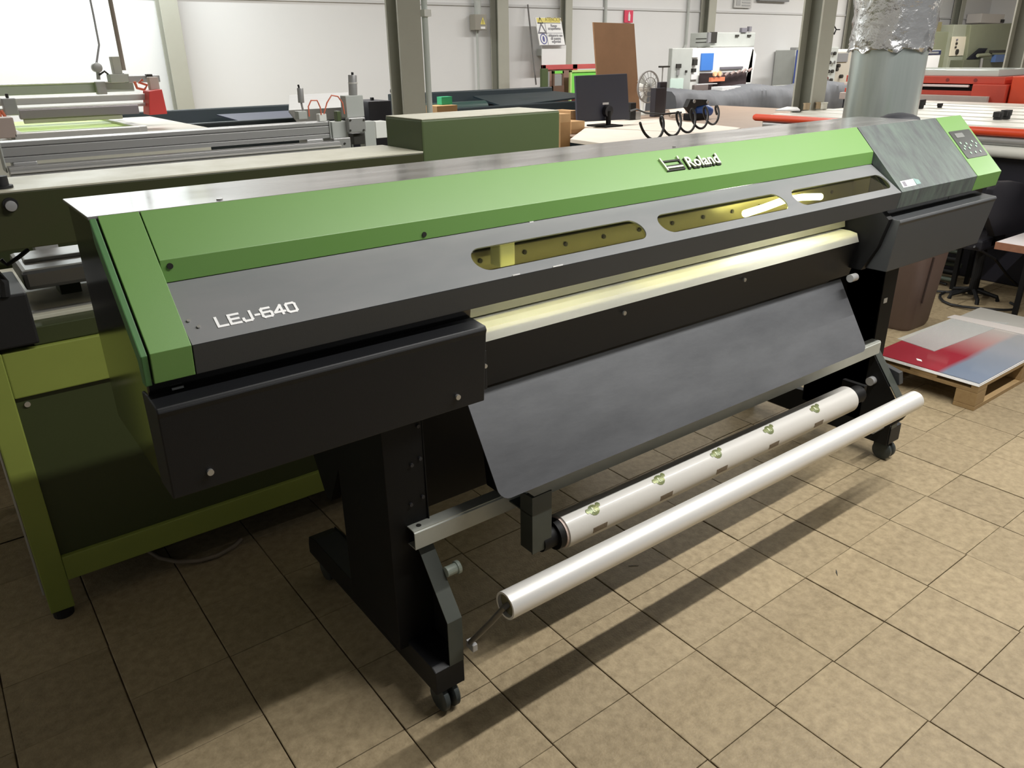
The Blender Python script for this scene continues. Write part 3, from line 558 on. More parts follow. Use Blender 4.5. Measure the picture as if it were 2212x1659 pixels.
MB().tube([(0.659, 3.14, 1.562), (0.688, 3.14, 1.579), (0.714, 3.14, 1.552), (0.749, 3.14, 1.551), (0.778, 3.14, 1.564)],.005,8).build('air_hose', inkd, H, smooth=True)
for pts in ([(0.767, 2.9, 1.532), (0.774, 2.9, 1.501), (0.807, 2.9, 1.492), (0.824, 2.9, 1.513), (0.787, 2.9, 1.527), (0.807, 2.9, 1.539)],[(0.152, 2.7, 1.435), (0.16, 2.7, 1.412), (0.159, 2.7, 1.377), (0.142, 2.7, 1.351)],[(0.142, 2.7, 1.44), (0.144, 2.7, 1.403), (0.137, 2.7, 1.359)]):
    MB().tube(pts,.007,8).build('air_hose', hose, H, smooth=True)
bx('end_cabinet', (0.048, 0.17, 2.5, 2.6, 1.332, 1.414), mat('pinkish_grey',(196,178,170),.5))
t = MB().tube([(0.667, 3.2, 1.61), (0.7, 3.2, 1.704), (0.702, 3.2, 1.839)] + [(0.696,3.2,4.2)],.005,8).build('hanging_cable', mat('pale_cable',(178,178,186),.5), None, smooth=True); tag(t, 'thin pale cable hanging down to the round gauge at far left', 'cable')
t = MB().tube([(0.816, 3.3, 1.58),((0.816, 3.3, 1.58)[0],3.3,4.2)],.011,10).build('drop_pipe', mat('pipe_taupe',(150,138,128),.5), None, smooth=True); tag(t, 'slim brownish drop pipe from ceiling right of the pale cable', 'pipe')

# ---------------------------------------------------------------- dark green steel dryers
D1 = thing('dryer_trough', 'long dark blue-green steel trough behind the left aluminium beam', 'machine', (2.5,5.0,0))
x0_, x1_ = 1.223, 2.79
za, zb = 1.211, 1.243
MB().prism([(4.4,0),(4.4,za),(4.46,za),(4.52,za-.18),(5.5,za-.18),(5.55,zb),(5.6,zb),(5.6,0)], x0_, x1_).build('trough_body', navy, D1, bevel=.01)
box('inner_tray', (x0_+.1,x1_-.1,4.6,5.4,za-.18,za-.12), mat('slate_panel',(70,74,88),.4), D1)
MB().plate([(x0_+.9,4.55,za-.12),(x0_+1.7,4.55,za-.12),(x0_+1.5,5.4,za-.02),(x0_+.7,5.4,za-.02)],(0,0,.01)).build('slate_lid', mat('slate_panel',(70,74,88)), D1)
D3 = box('sheet_hood', (2.012, 2.452, 4.0, 4.3, 1.0, 1.379), silver, None, .02); D3.name = 'sheet_hood'
bpy.data.objects.remove(D3)
D3 = thing('folded_hood', 'low grey sheet-metal hood behind the orange air hoses', 'hood', (2.226, 4.0) + (0,))
hx0,hx1 = 1.991, 2.633; hz = 1.37
MB().plate([(hx0,4.0,hz-.09),(hx1,4.0,hz-.09),(hx1,4.25,hz),(hx0+.12,4.25,hz)],(0,0,.01)).plate([(hx0,4.0,hz-.09),(hx1,4.0,hz-.09),(hx1,4.0,hz-.16),(hx0+.05,4.0,hz-.16)],(0,.01,0)).build('hood_sheet', silver, D3)
for x in (hx0+.1,hx1-.14): box('hood_leg', (x,x+.04,4.05,4.09,0,hz-.09), greyp, D3)
t = thing('equipment_case', 'small black case standing left of the wide column', 'case', (2.501, 3.6) + (0,))
b = (2.412, 2.59, 3.6, 3.9, 0.0, 1.343); box('case_body', (b[0],b[1],b[2],b[3],.9,b[5]), mat('case_navy_black',(22,22,34),.5), t, .008); box('case_stand', (b[0]+.03,b[1]-.03,b[2]+.03,b[3]-.03,0,.9), blk2, t, .004); box('case_handle', (b[0]+.08,b[1]-.08,b[2]+.1,b[2]+.13,b[5],b[5]+.02), rubber, t, .004)
D2 = thing('dryer_trough', 'dark green steel conveyor trough right of the wide grey column', 'machine', (4.6,5.4,0))
x0_, x1_ = 4.393, 6.438; za = 1.097; zb = 1.226
MB().prism([(5.95,0),(5.95,za),(6.01,za),(6.05,za-.15),(6.85,za-.15),(6.89,zb),(6.95,zb),(6.95,0)], x0_, x1_+.4).build('trough_body', navy, D2, bevel=.012)
MB().cyl((x0_+.1,6.35,za-.05),(x0_+.95,6.35,za-.05),.09,24).build('drum', mat('drum_green',(38,62,58),.35), D2, smooth=True)
MB().plate([(x0_+1.0,6.03,za-.02),(x1_+.35,6.03,za+.05),(x1_+.35,6.8,zb-.05),(x0_+1.1,6.8,zb-.06)],(0,0,-.02)).build('inner_slope', navy, D2)
MB().ring((x0_+.07,6.93,zb+.03),(x0_+.07,6.95,zb+.03),.035,.024,20).build('lifting_ring', inkd, D2)
t = box('green_carton', (3.77, 3.885, 4.8, 4.88, 1.215, 1.278), mat('bright_green_card',(52,170,120),.6), None); b = (3.77, 3.885, 4.8, 4.88, 1.215, 1.278)
bpy.data.objects.remove(t)
t = thing('carton', 'small bright green carton on the tan box by the wide column', 'box', (b[0],4.8,b[4])); box('carton_body', b, mat('bright_green_card',(52,170,120),.6), t, .002); box('carton_flap', (b[0],b[1],4.80,4.88,b[5],b[5]+.004), mat('bright_green_card',(52,170,120)), t, 0)
b2 = (3.654, 3.872, 4.7, 4.89, 1.166, 1.221); t = thing('carton', 'flat tan cardboard box under the small green carton', 'box', (b2[0],4.7,0)); box('carton_body', (b2[0],b2[1],4.70,4.89,b[4]-.07,b[4]-.002), card, t, .002); box('carton_stand', (b2[0]+.02,b2[1]-.02,4.72,4.87,0,b[4]-.07), navy, t, .002)

# ---------------------------------------------------------------- things on and by the back wall
yw = 8.97
b = (6.964, 7.175, 8.85, 8.97, 1.969, 2.181); t = thing('junction_box', 'grey electrical junction box with yellow warning triangle on the wall', 'box', (b[0],8.97,b[4]))
bo = box('box_body', (b[0],b[1],8.82,8.97,b[4],b[5]), mat('junction_grey',(150,146,136),.5), t, .008)
tz, tx = (b[4]+b[5])/2, b[0]*.35+b[1]*.65; MB().plate([(tx-.045,8.819,tz-.03),(tx+.045,8.819,tz-.03),(tx,8.819,tz+.07)],(0,-.003,0)).build('warning_triangle', yel, bo)
MB().box(tx-.003,tx+.003,8.813,8.816,tz-.01,tz+.035).box(tx-.003,tx+.003,8.813,8.816,tz-.022,tz-.015).build('warning_mark', inkd, bo); box('white_strip', (tx-.04,tx+.04,8.816,8.82,tz-.09,tz-.06), paper, bo, 0)
MB().cyl(((b[0]+b[1])/2,8.9,b[5]),((b[0]+b[1])/2,8.9,4.2),.05,12).build('conduit', greyp, t); MB().cyl(((b[0]+b[1])/2,8.93,0),((b[0]+b[1])/2,8.93,b[4]),.018,10).build('conduit', greyp, t)
# warning sign in Spanish, tilted forward on the wall column
b = (8.052, 8.573, 8.7, 8.75, 1.751, 2.167); t = thing('warning_sign', 'white warning sign with yellow header and pictograms on the wall', 'sign', (b[0],8.7,b[4]))
X0,X1,Z0,Z1 = b[0],b[1],b[4],b[5]; w_, h_ = X1-X0, Z1-Z0; tl = .10
SM = frame((X0,8.70-.06,Z0),(1,0,0),(0,.12,h_)); 
holed_plate([(0,0),(w_,0),(w_,h_),(0,h_)], [], .012, SM @ Matrix.Translation((0,0,-.008)), 'sign_board', paper, t)
def sp(nm,x0,x1,z0,z1,m,e=.0015): holed_plate([(x0*w_,z0*h_),(x1*w_,z0*h_),(x1*w_,z1*h_),(x0*w_,z1*h_)], [], e, SM, nm, m, t)
sp('yellow_header',.04,.95,.82,.98,yel); sp('rule_line',.04,.96,.795,.81,inkd); sp('rule_line',.04,.97,.43,.445,ink); sp('rule_line',.33,.345,.02,.795,ink); sp('rule_line',.01,.99,.0,.012,ink)
text_mesh('ATENCION', .085, .001, SM @ Matrix.Translation((.36*w_,.865*h_,.002)), 'sign_lettering', mat('ochre_ink',(150,136,60),.6), t, sx=.8)
for k,(s_,z_) in enumerate((('Riesgo',.66),('atrapamiento',.56),('obligatorio uso',.31),('de guantes',.20),('seguridad',.09))): text_mesh(s_, .062, .001, SM @ Matrix.Translation((.67*w_,z_*h_,.002)), 'sign_lettering', ink, t, align='CENTER', sx=.78)
def tri(cx,cz,s,m,nm): holed_plate([(cx-s*.55,cz-s*.5),(cx+s*.55,cz-s*.5),(cx,cz+s*.5)], [[(cx-s*.33,cz-s*.36),(cx+s*.33,cz-s*.36),(cx,cz+s*.24)]], .0015, SM, nm, m, t)
tri(.17*w_,.90*h_,.10,inkd,'pictogram'); tri(.18*w_,.62*h_,.17,ink,'pictogram'); text_mesh('!', .07,.001, SM @ Matrix.Translation((.15*w_,.875*h_,.002)), 'pictogram', inkd, t)
holed_plate([(.19*w_+.07*math.cos(a*.3),.23*h_+.08*math.sin(a*.3)) for a in range(21)], [[(.19*w_+.055*math.cos(a*.3),.23*h_+.065*math.sin(a*.3)) for a in range(21)]], .0015, SM, 'pictogram', mat('blue_ink',(86,88,150),.6), t); holed_plate([(.19*w_+.022*math.cos(a*.3),.23*h_+.045*math.sin(a*.3)) for a in range(21)], [], .0015, SM, 'pictogram', mat('blue_ink',(86,88,150)), t)
b = (8.159, 8.662, 8.75, 8.77, 1.464, 1.751); t = thing('blank_board', 'blank white board hanging right below the warning sign', 'board', (b[0],8.75,b[4])); box('sheet', (b[0],b[1],8.72,8.735,b[4],b[5]), paper, t, .002); box('mount', (b[0]+.1,b[1]-.1,8.735,8.975,b[5]-.15,b[5]-.05), greyp, t, .002); box('sheet_edge', (b[1]-.01,b[1],8.735,8.76,b[4],b[5]), ink, t, .001)
b = (10.189, 10.391, 8.95, 8.96, 2.104, 2.298); t = thing('extinguisher_sign', 'small red fire extinguisher sign high on the white wall', 'sign', (b[0],8.95,b[4])); box('plate', (b[0],b[1],8.955,8.972,b[4],b[5]), signr, t, .001)
xm = (b[0]+b[1])/2; zq = (b[4]+b[5])/2; MB().tube([(xm,8.953,zq-.07),(xm,8.953,zq+.02),(xm,8.953,zq+.05),(xm+.005,8.953,zq+.075)],.02,10,radii=[.022,.024,.012,.006]).build('extinguisher_pictogram', paper, t)
# long tilted rod
t = MB().tube([(7.942, 8.6, 1.183),(8.045, 8.93, 2.336)],.012,8).build('leaning_rod', mat('rod_dark_grey',(110,108,106),.5), None); tag(t, 'long thin dark rod leaning on the wall left of warning sign', 'rod')
t.data.transform(Matrix.Identity(4))
MB()
# screens leaning together
b = (7.91, 9.167, 8.4, 8.44, 1.051, 1.47); t = thing('printing_screen', 'large faded-red framed screen leaning behind the brown board', 'screen', (b[0],8.4,0))
zb0 = b[4]-.5
for q in ((b[0],b[1],8.4,8.44,b[5]-.07,b[5]),(b[0],b[0]+.07,8.4,8.44,zb0,b[5]),(b[0]+.62,b[0]+.72,8.4,8.44,zb0,b[5])): box('frame_bar', q, pinkr, t, .004)
box('frame_leg', (b[0],b[0]+.07,8.4,8.44,0,zb0), pinkr, t); box('frame_leg', (b[0]+.65,b[0]+.72,8.4,8.44,0,zb0), pinkr, t)
box('mesh', (b[0]+.07,b[0]+.62,8.42,8.425,zb0,b[5]-.07), mat('mesh_brown_grey',(150,116,104),.6), t, 0)
b = (8.351, 8.977, 8.25, 8.29, 1.008, 1.386); t = thing('printing_screen', 'bright green mesh screen with pale frame behind the monitor', 'screen', (b[0],8.25,0)); box('mesh', (b[0]+.03,b[1],8.27,8.275,b[4],b[5]-.03), mat('bright_green_mesh',(128,220,88),.5), t, 0)
for q in ((b[0],b[1],8.25,8.29,b[5]-.03,b[5]),(b[0],b[0]+.03,8.25,8.29,0,b[5])): box('frame_bar', q, mat('pale_green_frame',(196,224,140),.5), t, .002)
b = (7.957, 8.173, 8.2, 8.24, 1.073, 1.386); t = thing('printing_screen', 'small screen with grey panel and green top edge near the wall', 'screen', (b[0],8.2,0)); box('panel', (b[0]+.02,b[1]-.02,8.21,8.22,b[4]+.1,b[5]-.05), silver, t, .001)
for q in ((b[0],b[1],8.2,8.24,b[5]-.04,b[5]),): box('frame_bar', q, mat('bright_green_mesh',(128,220,88)), t, .002)
for q in ((b[0],b[0]+.03,8.2,8.24,0,b[5]),(b[1]-.03,b[1],8.2,8.24,0,b[5]),(b[0],b[1],8.19,8.24,b[4]-.2,b[4]+.1)): box('frame_bar', q, mat('brown_frame',(104,76,60),.6), t, .002)
b = (7.573, 7.689, 8.0, 8.05, 1.12, 1.429); t = thing('panel_stack', 'narrow dark green panel leaning at the left of the red screen', 'panel', (b[0],8.0,0)); box('panel', (b[0],b[1],8.0,8.05,0,b[5]), oliveb, t, .004); box('panel_edge', (b[1],b[1]+.03,8.0,8.03,0,b[5]-.05), silver, t, .002)
# brown hardboard, monitor, boards on the long work table
WT = thing('work_table', 'long pale work table behind the printer carrying boards and monitor', 'table', (6.4,4.5,0))
box('table_top', (4.60,8.9,3.25,5.75,.90,.94), mat('table_tan',(150,130,114),.6,var=.4,scale=3,col2=(126,108,94)), WT, .006)
for x in (4.65,6.5,8.75):
    for y in (3.3,5.6): box('leg', (x,x+.07,y,y+.07,0,.90), silver, WT, .004)
box('rail', (4.65,8.8,3.3,3.34,.78,.90), silver, WT)
hbp = [(6.266, 5.5, 1.947),(6.912, 5.5, 1.939),(7.083,5.5,.942),(6.404,5.5,.942)]
t = MB().plate(hbp,(0,.02,0)).build('hardboard_sheet', mdf, None, bevel=.002); tag(t, 'tall brown hardboard sheet standing upright behind the black monitor', 'board')
b = (5.016, 5.702, 4.35, 4.39, 1.032, 1.441); MON = t = thing('monitor', 'black flat monitor seen from behind on the work table', 'monitor', ((b[0]+b[1])/2,4.4,.94))
sh = MB().plate([(4.994, 4.35, 1.434),(5.675, 4.35, 1.438),(5.736, 4.35, 1.002),(5.029, 4.35, 1.016)],(0,.03,0)).build('screen_shell', plasd, t, bevel=.006)
q = (5.4, 4.33, 1.1); MB().cyl((q[0],4.35,q[2]),(q[0],4.30,q[2]),.055,24).build('stand_hub', mat('hub_black',(30,30,36),.4), t, bevel=.005, smooth=True); MB().cyl((q[0],4.31,.96),(q[0],4.31,q[2]),.025,14).build('stand_neck', blk2, t)
box('stand_base', (q[0]-.12,q[0]+.12,4.22,4.5,.956,.972), blk2, t, .006); box('brand_plate', (q[0]-.05,q[0]+.03,4.344,4.35,q[2]+.06,q[2]+.08), letter, sh, .001)
boards = [('widest pale board on the work table, nearest the printer', [(4.143, 3.449, 0.985), (4.917, 4.12, 0.985), (5.267, 2.973, 0.985), (4.586, 3.0, 0.985), (4.087, 2.913, 0.985)], .955, .03),
 ('long pale board lying behind the widest one under the monitor', [(5.22, 4.466, 0.955), (5.679, 4.971, 0.955), (6.479, 4.655, 0.955), (6.175, 3.304, 0.955), (5.586, 3.053, 0.955)], .941, .014),
 ('white board leaning flat in front of the grey cover cloth', [(7.394, 5.315, 0.98), (7.776, 5.404, 0.98), (7.106, 4.791, 0.98), (6.776, 4.722, 0.98)], .941, .035)]
for nm, pts, zb_, th in boards:
    t = MB().plate([(p[0],p[1],zb_) for p in pts],(0,0,th)).build('pale_board', board, None, bevel=.003); tag(t, nm, 'board', None)
for k,(b,nm) in enumerate((((4.424, 4.538, 3.9, 4.2, 0.93, 1.141),'narrow upright cardboard box right of the olive cover'),((4.726, 4.888, 4.1, 4.4, 0.91, 1.05),'cardboard box with a flap standing left of the monitor base'),((5.02, 5.129, 4.45, 4.7, 1.017, 1.116),'small cardboard box peeking out above the other two'))):
    t = thing('cardboard_box', nm, 'box', (b[0],b[2],0)); zb_ = .942 if b[2] > 4.0 else 0.0
    box('box_body', (b[0],b[1],b[2],b[3],zb_,b[5]), card, t, .003); box('box_flap', (b[0],b[1],b[2]-.004,b[2],b[5]-.07,b[5]), mat('card_light',(196,160,116),.7), t, .001)
# blue tool with coiled hose
b = (6.529, 6.925, 4.3, 4.44, 0.997, 1.149); t = thing('air_tool', 'dark blue power tool with black handle lying on the work table', 'tool', ((b[0]+b[1])/2,4.35,.94)); zt2 = max(b[4],.942)
MB().tube([(6.727, 4.35, 1.033),(6.865, 4.35, 1.036),(6.984, 4.35, 1.02)],.05,18,radii=[.04,.07,.05]).build('tool_body', bluem, t, smooth=True); box('tool_base', (b[0]+.1,b[1],4.3,4.42,.941,1.01), blk2, t, .01)
MB().plate([(6.555, 4.31, 1.081), (6.605, 4.31, 1.163), (6.88, 4.31, 1.146), (6.902, 4.31, 1.093), (6.72, 4.31, 1.082), (6.653, 4.31, 1.01)],(0,.06,0)).build('tool_handle', rubber, t, bevel=.006); 
for q in [(6.649, 4.3, 1.138), (6.871, 4.3, 1.119)]: MB().cyl((q[0],4.30,q[2]),(q[0],4.29,q[2]),.018,12).build('tool_knob', silver, t)
A_, B2 = Vector((4.157, 2.648, 1.085)), Vector((5.934, 3.368, 1.09))
pts = []
for k in range(0,140):
    f = k/139; c_ = A_.lerp(B2, f**.9); a = f*2*math.pi*5.2+2; rr = .068+.018*math.sin(f*3.1)
    pts.append((c_.x+rr*.75*math.cos(a), c_.y+rr*.3*math.sin(a), c_.z+.005+rr*math.sin(a)))
t = MB().tube(pts,.010,8).build('coiled_hose', cable, None, smooth=True); tag(t, 'loose coils of black hose by the blue power tool', 'hose')
MB().tube([(5.782, 4.4, 1.078), (6.088, 4.6, 1.073), (6.232, 4.6, 1.028), (6.489, 4.6, 1.001), (6.691, 4.5, 1.014)],.010,8).build('power_cord', cable, MON, smooth=True)
b = (6.1, 6.185, 4.7, 4.8, 0.971, 1.132); t = thing('power_adapter', 'small black adapter box beside the right edge of the monitor', 'adapter', (b[0],4.7,.94)); box('adapter_body', (b[0],b[1],4.7,4.8,.956,b[5]), rubber, t, .006); box('adapter_side', (b[1],b[1]+.08,4.7,4.76,.956,(.942+b[5])/2), silver, t, .004)
# fan, small black unit, lamp stand
q = (6.927, 5.25, 1.253); t = thing('desk_fan', 'grey desk fan with wire cage right of the brown board', 'fan', (q[0],5.25,.94)); R_ = .18
MB().ring((q[0],5.23,q[2]),(q[0],5.25,q[2]),R_,R_-.012,36).ring((q[0],5.21,q[2]),(q[0],5.22,q[2]),R_*.6,R_*.6-.006,30).build('cage_ring', silver, t, smooth=True)
for k in range(18):
    a = k*math.pi/9; MB().cyl((q[0],5.20,q[2]),(q[0]+(R_-.006)*math.cos(a),5.24,q[2]+(R_-.006)*math.sin(a)),.003,6).build('cage_wire', silver, t)
for k in range(3):
    a = k*2.094+.3; MB().plate([(q[0]+.02*math.cos(a),5.25,q[2]+.02*math.sin(a)),(q[0]+.16*math.cos(a-.35),5.26,q[2]+.16*math.sin(a-.35)),(q[0]+.17*math.cos(a+.35),5.27,q[2]+.17*math.sin(a+.35))],(0,.004,0)).build('fan_blade', white, t)
MB().cyl((q[0],5.21,q[2]),(q[0],5.35,q[2]),.05,20).build('fan_motor', white, t, smooth=True); MB().cyl((q[0],5.32,.96),(q[0],5.32,q[2]),.018,12).build('fan_stand', white, t); MB().cyl((q[0],5.32,.941),(q[0],5.32,.965),.11,24).build('fan_base', white, t)
b = (6.748, 6.911, 4.95, 5.03, 1.052, 1.253); t = thing('label_printer', 'small black stepped desktop device left of the grey cabinet', 'device', (b[0],4.95,.94)); box('device_body', (b[0],b[1],4.95,5.03,.942,b[5]), mat('device_charcoal',(50,48,54),.4), t, .006); b = (6.846, 6.963, 4.98, 5.03, 1.239, 1.314); box('device_tower', (b[0],b[1],4.98,5.03,.95,b[5]), mat('device_charcoal',(50,48,54)), t, .006)
q = (7.551, 5.6, 1.29); t = thing('small_stand', 'thin T-shaped metal stand above the small black device', 'stand', (q[0],5.6,.94)); MB().cyl((q[0],5.6,.95),(q[0],5.6,1.451),.008,10).build('stand_pole', silver, t); zq = 1.451; box('stand_top', (q[0]-.05,q[0]+.1,5.57,5.63,zq,zq+.02), inkd, t, .003); box('stand_base', (q[0]-.08,q[0]+.08,5.54,5.66,.941,.95), silver, t)
# grey electrical cabinet and white coating machine
b = (8.822, 9.253, 6.6, 6.67, 0.0, 1.677); t = thing('electrical_cabinet', 'tall pale grey electrical cabinet with a notice sheet on its door', 'cabinet', (b[0],6.6,0)); bo = box('cabinet_body', b, greyp, t, .01)
for nm,q,m in (('display',(8.914, 9.013, 6.58, 6.6, 1.413, 1.469),inkd),('handle',(8.933, 8.983, 6.58, 6.6, 1.314, 1.383),silver),('lock',(9.121, 9.151, 6.58, 6.6, 1.347, 1.379),inkd),('notice_sheet',(8.805, 9.085, 6.585, 6.599, 0.948, 1.271),mat('notice_mint',(206,226,216),.6))): box(nm, q, m, bo, .001)
b = (9.587, 11.105, 6.9, 7.25, 0.0, 1.679); t = thing('coating_machine', 'white coating machine with blue sticker and grey head unit', 'machine', (b[0],6.9,0)); bo = box('machine_body', b, white, t, .02)
MB().plate([(11.059, 6.9, 1.66),(11.171, 6.9, 1.569),(11.1, 6.9, 1.151),(10.954, 6.9, 1.155)],(0,.5,0)).build('side_fairing', white, t)
hdb = (10.133, 11.23, 7.0, 7.42, 1.691, 1.899); hd = box('head_unit', (10.133, 11.23, 7.0, 7.42, 1.691, 1.899), greyp, t, .01)
for z_ in (.30,.55): MB().box(hdb[0]-.004,hdb[0],7.05,7.30,hdb[4]+(hdb[5]-hdb[4])*z_,hdb[4]+(hdb[5]-hdb[4])*z_+.012).build('vent_slot', inkd, hd)
for nm,q,m in (('head_window',(10.093, 10.236, 6.97, 7.0, 1.746, 1.903),inkd),('head_side',(10.027, 10.093, 6.97, 7.0, 1.753, 1.896),mat('mid_grey',(130,130,132),.5)),('label_small',(10.708, 10.79, 6.98, 7.0, 1.838, 1.865),inkd),('label_small',(11.013, 11.096, 6.98, 7.0, 1.839, 1.866),inkd),('lever',(10.846, 10.975, 6.98, 7.03, 1.899, 1.966),ink),('lever',(11.032, 11.091, 6.98, 7.03, 1.913, 1.987),ink)): box(nm, q, m, hd, .002)
for nm,q,m in (('blue_sticker',(9.801, 10.085, 6.88, 6.9, 1.359, 1.603),mat('sticker_blue',(70,130,214),.5)),('notice_sheet',(9.584, 9.732, 6.88, 6.9, 1.547, 1.676),paper),('notice_sheet',(9.592, 9.731, 6.88, 6.9, 1.234, 1.313),paper),('handle',(9.608, 9.693, 6.86, 6.9, 1.437, 1.522),inkd),('knob',(9.6, 9.675, 6.86, 6.9, 1.34, 1.392),inkd),('faded_logo',(9.817, 9.981, 6.885, 6.899, 1.187, 1.281),mat('pale_blue_mark',(168,186,212),.6)),('slot',(10.275, 10.831, 6.88, 6.9, 1.366, 1.4),ink)): box(nm, q, m, bo, .001)
dk = box('roller_bay', (9.777, 10.574, 6.6, 6.88, 1.09, 1.323), mat('bay_dark_mauve',(70,56,58),.6), t, .004)
for k in range(6): MB().tube([(9.827, 6.55, 1.273),(9.908, 6.55, 1.31)],.02,10).build('roller', mat('roller_grey',(150,132,128),.4), dk).location = (k*.14,0,k*.012)
box('warm_lit_bar', (9.633, 9.947, 6.52, 6.57, 1.209, 1.268), mat('salmon_metal',(236,140,104),.4), dk, .004)  # salmon colour stands for orange light on the rollers
for q in [(9.694, 6.5, 1.316), (9.801, 6.5, 1.32)]: MB().cyl((q[0],6.5,q[2]),(q[0],6.53,q[2]),.035,14).build('salmon_disc', mat('salmon_disc',(255,206,160),.4), dk)
box('bay_leg', (10.124, 10.582, 6.7, 6.8, 0.0, 1.163), mat('bay_dark_mauve',(70,56,58)), t)
b = (9.272, 9.587, 6.53, 6.58, 1.091, 1.175); t = thing('paper_tray', 'low brownish tray in front of the white coating machine', 'tray', (b[0],6.53,0)); box('tray_body', (b[0],b[1],6.53,6.58,0,b[5]), mat('taupe_metal',(122,110,106),.6), t, .01); box('white_sheet', (b[0]+.05,b[1]+.2,6.53,6.58,b[5],b[5]+.01), paper, t, .001)
# cloth-covered machine
cx0,cx1 = 7.847, 11.622; cz1 = 1.12
t = thing('covered_machine', 'bulky machine draped in a grey cover cloth behind the work table', 'machine', (cx0,5.3,0))
nx, nr = 160, 14; vs=[]; fs=[]; random.seed(11)
prof = [(5.90,0),(5.88,.4),(5.87,.8),(5.88,cz1-.16),(5.92,cz1-.06),(5.99,cz1-.01),(6.1,cz1),(6.3,cz1+.02),(6.45,cz1),(6.48,.8),(6.49,0)]
cx1 = cx1; prof = [(y-.0,z) for y,z in prof]
for i in range(nx+1):
    x = cx0+.35+(cx1-cx0+.4)*i/nx
    for j,(y,z) in enumerate(prof):
        wv = .03*math.sin(i*.11+j*.3+2*math.sin(i*.031))+.014*math.sin(i*.37+j+3*math.sin(i*.05))+.004*random.uniform(-1,1)
        vs.append((x, y+(wv if j<6 else wv*.2), max(0,z+(.03*math.sin(i*.09+1) if j>2 else 0)+(.004*random.uniform(-1,1) if 2<j<8 else 0))))
m_ = len(prof)
for i in range(nx):
    for j in range(m_-1): fs.append((i*m_+j,(i+1)*m_+j,(i+1)*m_+j+1,i*m_+j+1))
fs.append(tuple(range(m_))); fs.append(tuple(range(nx*m_+m_-1, nx*m_-1, -1)))
MB().add(vs,fs).build('cover_cloth', tarp, t, smooth=True)
box('white_panel', (9.435, 9.863, 6.15, 6.35, 1.086, 1.15), paper, t, .002)
b = (12.157, 12.707, 7.3, 7.4, 0.958, 1.02); t = thing('rail_unit', 'dark low rail unit on the wall side of the cover cloth', 'machine', (b[0],7.3,0)); box('rail_body', (b[0]-.4,b[1]+.3,7.3,7.4,0,b[5]), inkd, t, .004); box('rail_top', (b[0]-.5,b[1]+.4,7.28,7.42,b[5],b[5]+.03), greyp, t, .004)
b = (14.599, 14.889, 8.5, 8.7, 0.977, 1.629); t = thing('wall_unit', 'narrow pale grey wall unit left of the leaning column', 'cabinet', (b[0],8.5,0)); box('unit_body', (b[0],b[1]+.2,8.5,8.97,0,b[5]), greyp, t, .01); box('unit_knob', (b[0]+.1,b[0]+.2,8.55,8.7,b[5],b[5]+.05), silver, t, .01)
# grey machine with control knobs, between column and duct
b = (14.207, 14.587, 7.6, 8.4, 0.0, 1.678); t = thing('control_machine', 'grey machine covered in knobs and dials left of the duct', 'machine', (b[0],7.6,0)); bo = box('control_face', (b[0]+.12,b[1]+.1,7.6,8.3,0,b[5]), greyp, t, .02); box('blue_side', (b[0]-.02,b[0]+.12,7.62,8.2,b[5]-1.0,b[5]-.05), mat('side_blue',(64,86,170),.5), t, .01)
for k in range(9):
    x_ = b[0]+.2+(k%2)*.13; z_ = b[5]-.12-(k//2)*.16; MB().cyl((x_,7.60,z_),(x_,7.56,z_),.032,14).build('dial', inkd if k%3 else chrome, bo)
b3 = (14.925, 15.704, 7.8, 8.4, 0.0, 1.582); box('side_cabinet', b3, mat('beige_grey_paint',(186,180,168),.5), t, .01); box('cabinet_window', (14.892, 15.357, 7.78, 7.8, 1.395, 1.557), mat('mid_grey',(130,130,132)), t, .004); box('top_cloth', (14.858, 15.421, 7.8, 8.0, 1.574, 1.633), white, t, .01)
for q in [(15.031, 7.76, 1.329), (14.984, 7.76, 1.261), (15.186, 7.76, 1.127)]: MB().cyl((q[0],7.8,q[2]),(q[0],7.74,q[2]),.035,12).build('knob', inkd, t)
box('foot_bar', (13.889, 15.015, 7.5, 7.6, 0.906, 0.965), cream, t, .004)
b = (13.11, 13.633, 8.94, 8.96, 2.393, 2.593); t = thing('notice_sign', 'small pale notice on the wall at the top above the coating machine', 'sign', (b[0],8.94,b[4])); box('notice_board', (b[0],b[1],8.95,8.976,b[4],b[5]), mat('notice_grey',(200,200,198),.6), t, .002); box('notice_picture', (13.159, 13.284, 8.945, 8.951, 2.43, 2.542), silver, t, 0)
for k in range(3):
    q = (13.334, 13.59, 8.945, 8.951, 2.524, 2.548); dz = -.05*k; box('notice_line', (q[0],q[1],8.945,8.951,q[4]+dz,q[5]+dz), silver, t, 0)
b = (13.812, 14.777, 8.9, 8.97, 2.525, 2.664); t = thing('wall_unit', 'dark grey strip-like unit on the wall at the top edge of view', 'unit', (b[0],8.9,b[4])); box('unit_body', (b[0],b[1],8.9,8.98,b[4],b[5]), mat('mid_grey',(130,130,132)), t, .004)
# black lattice on the wall
mb = MB()
for (a,b_) in ([((16.106, 8.9, 2.014), (16.257, 8.9, 2.105)), ((16.257, 8.9, 2.105), (16.55, 8.9, 1.933)), ((16.106, 8.9, 2.014), (16.271, 8.9, 1.915)), ((16.271, 8.9, 1.915), (16.483, 8.9, 2.116)), ((16.483, 8.9, 2.116), (16.595, 8.9, 2.035)), ((16.55, 8.9, 1.933), (16.597, 8.9, 2.025)), ((16.597, 8.9, 2.025), (16.741, 8.9, 2.026)), ((16.078, 8.9, 1.987), (16.318, 8.9, 2.006))]): mb.tube([a,b_],.013,6)
t = mb.build('wall_lattice', blk2, None); tag(t, 'black diamond-shaped wire lattice on the wall by the duct', 'lattice')

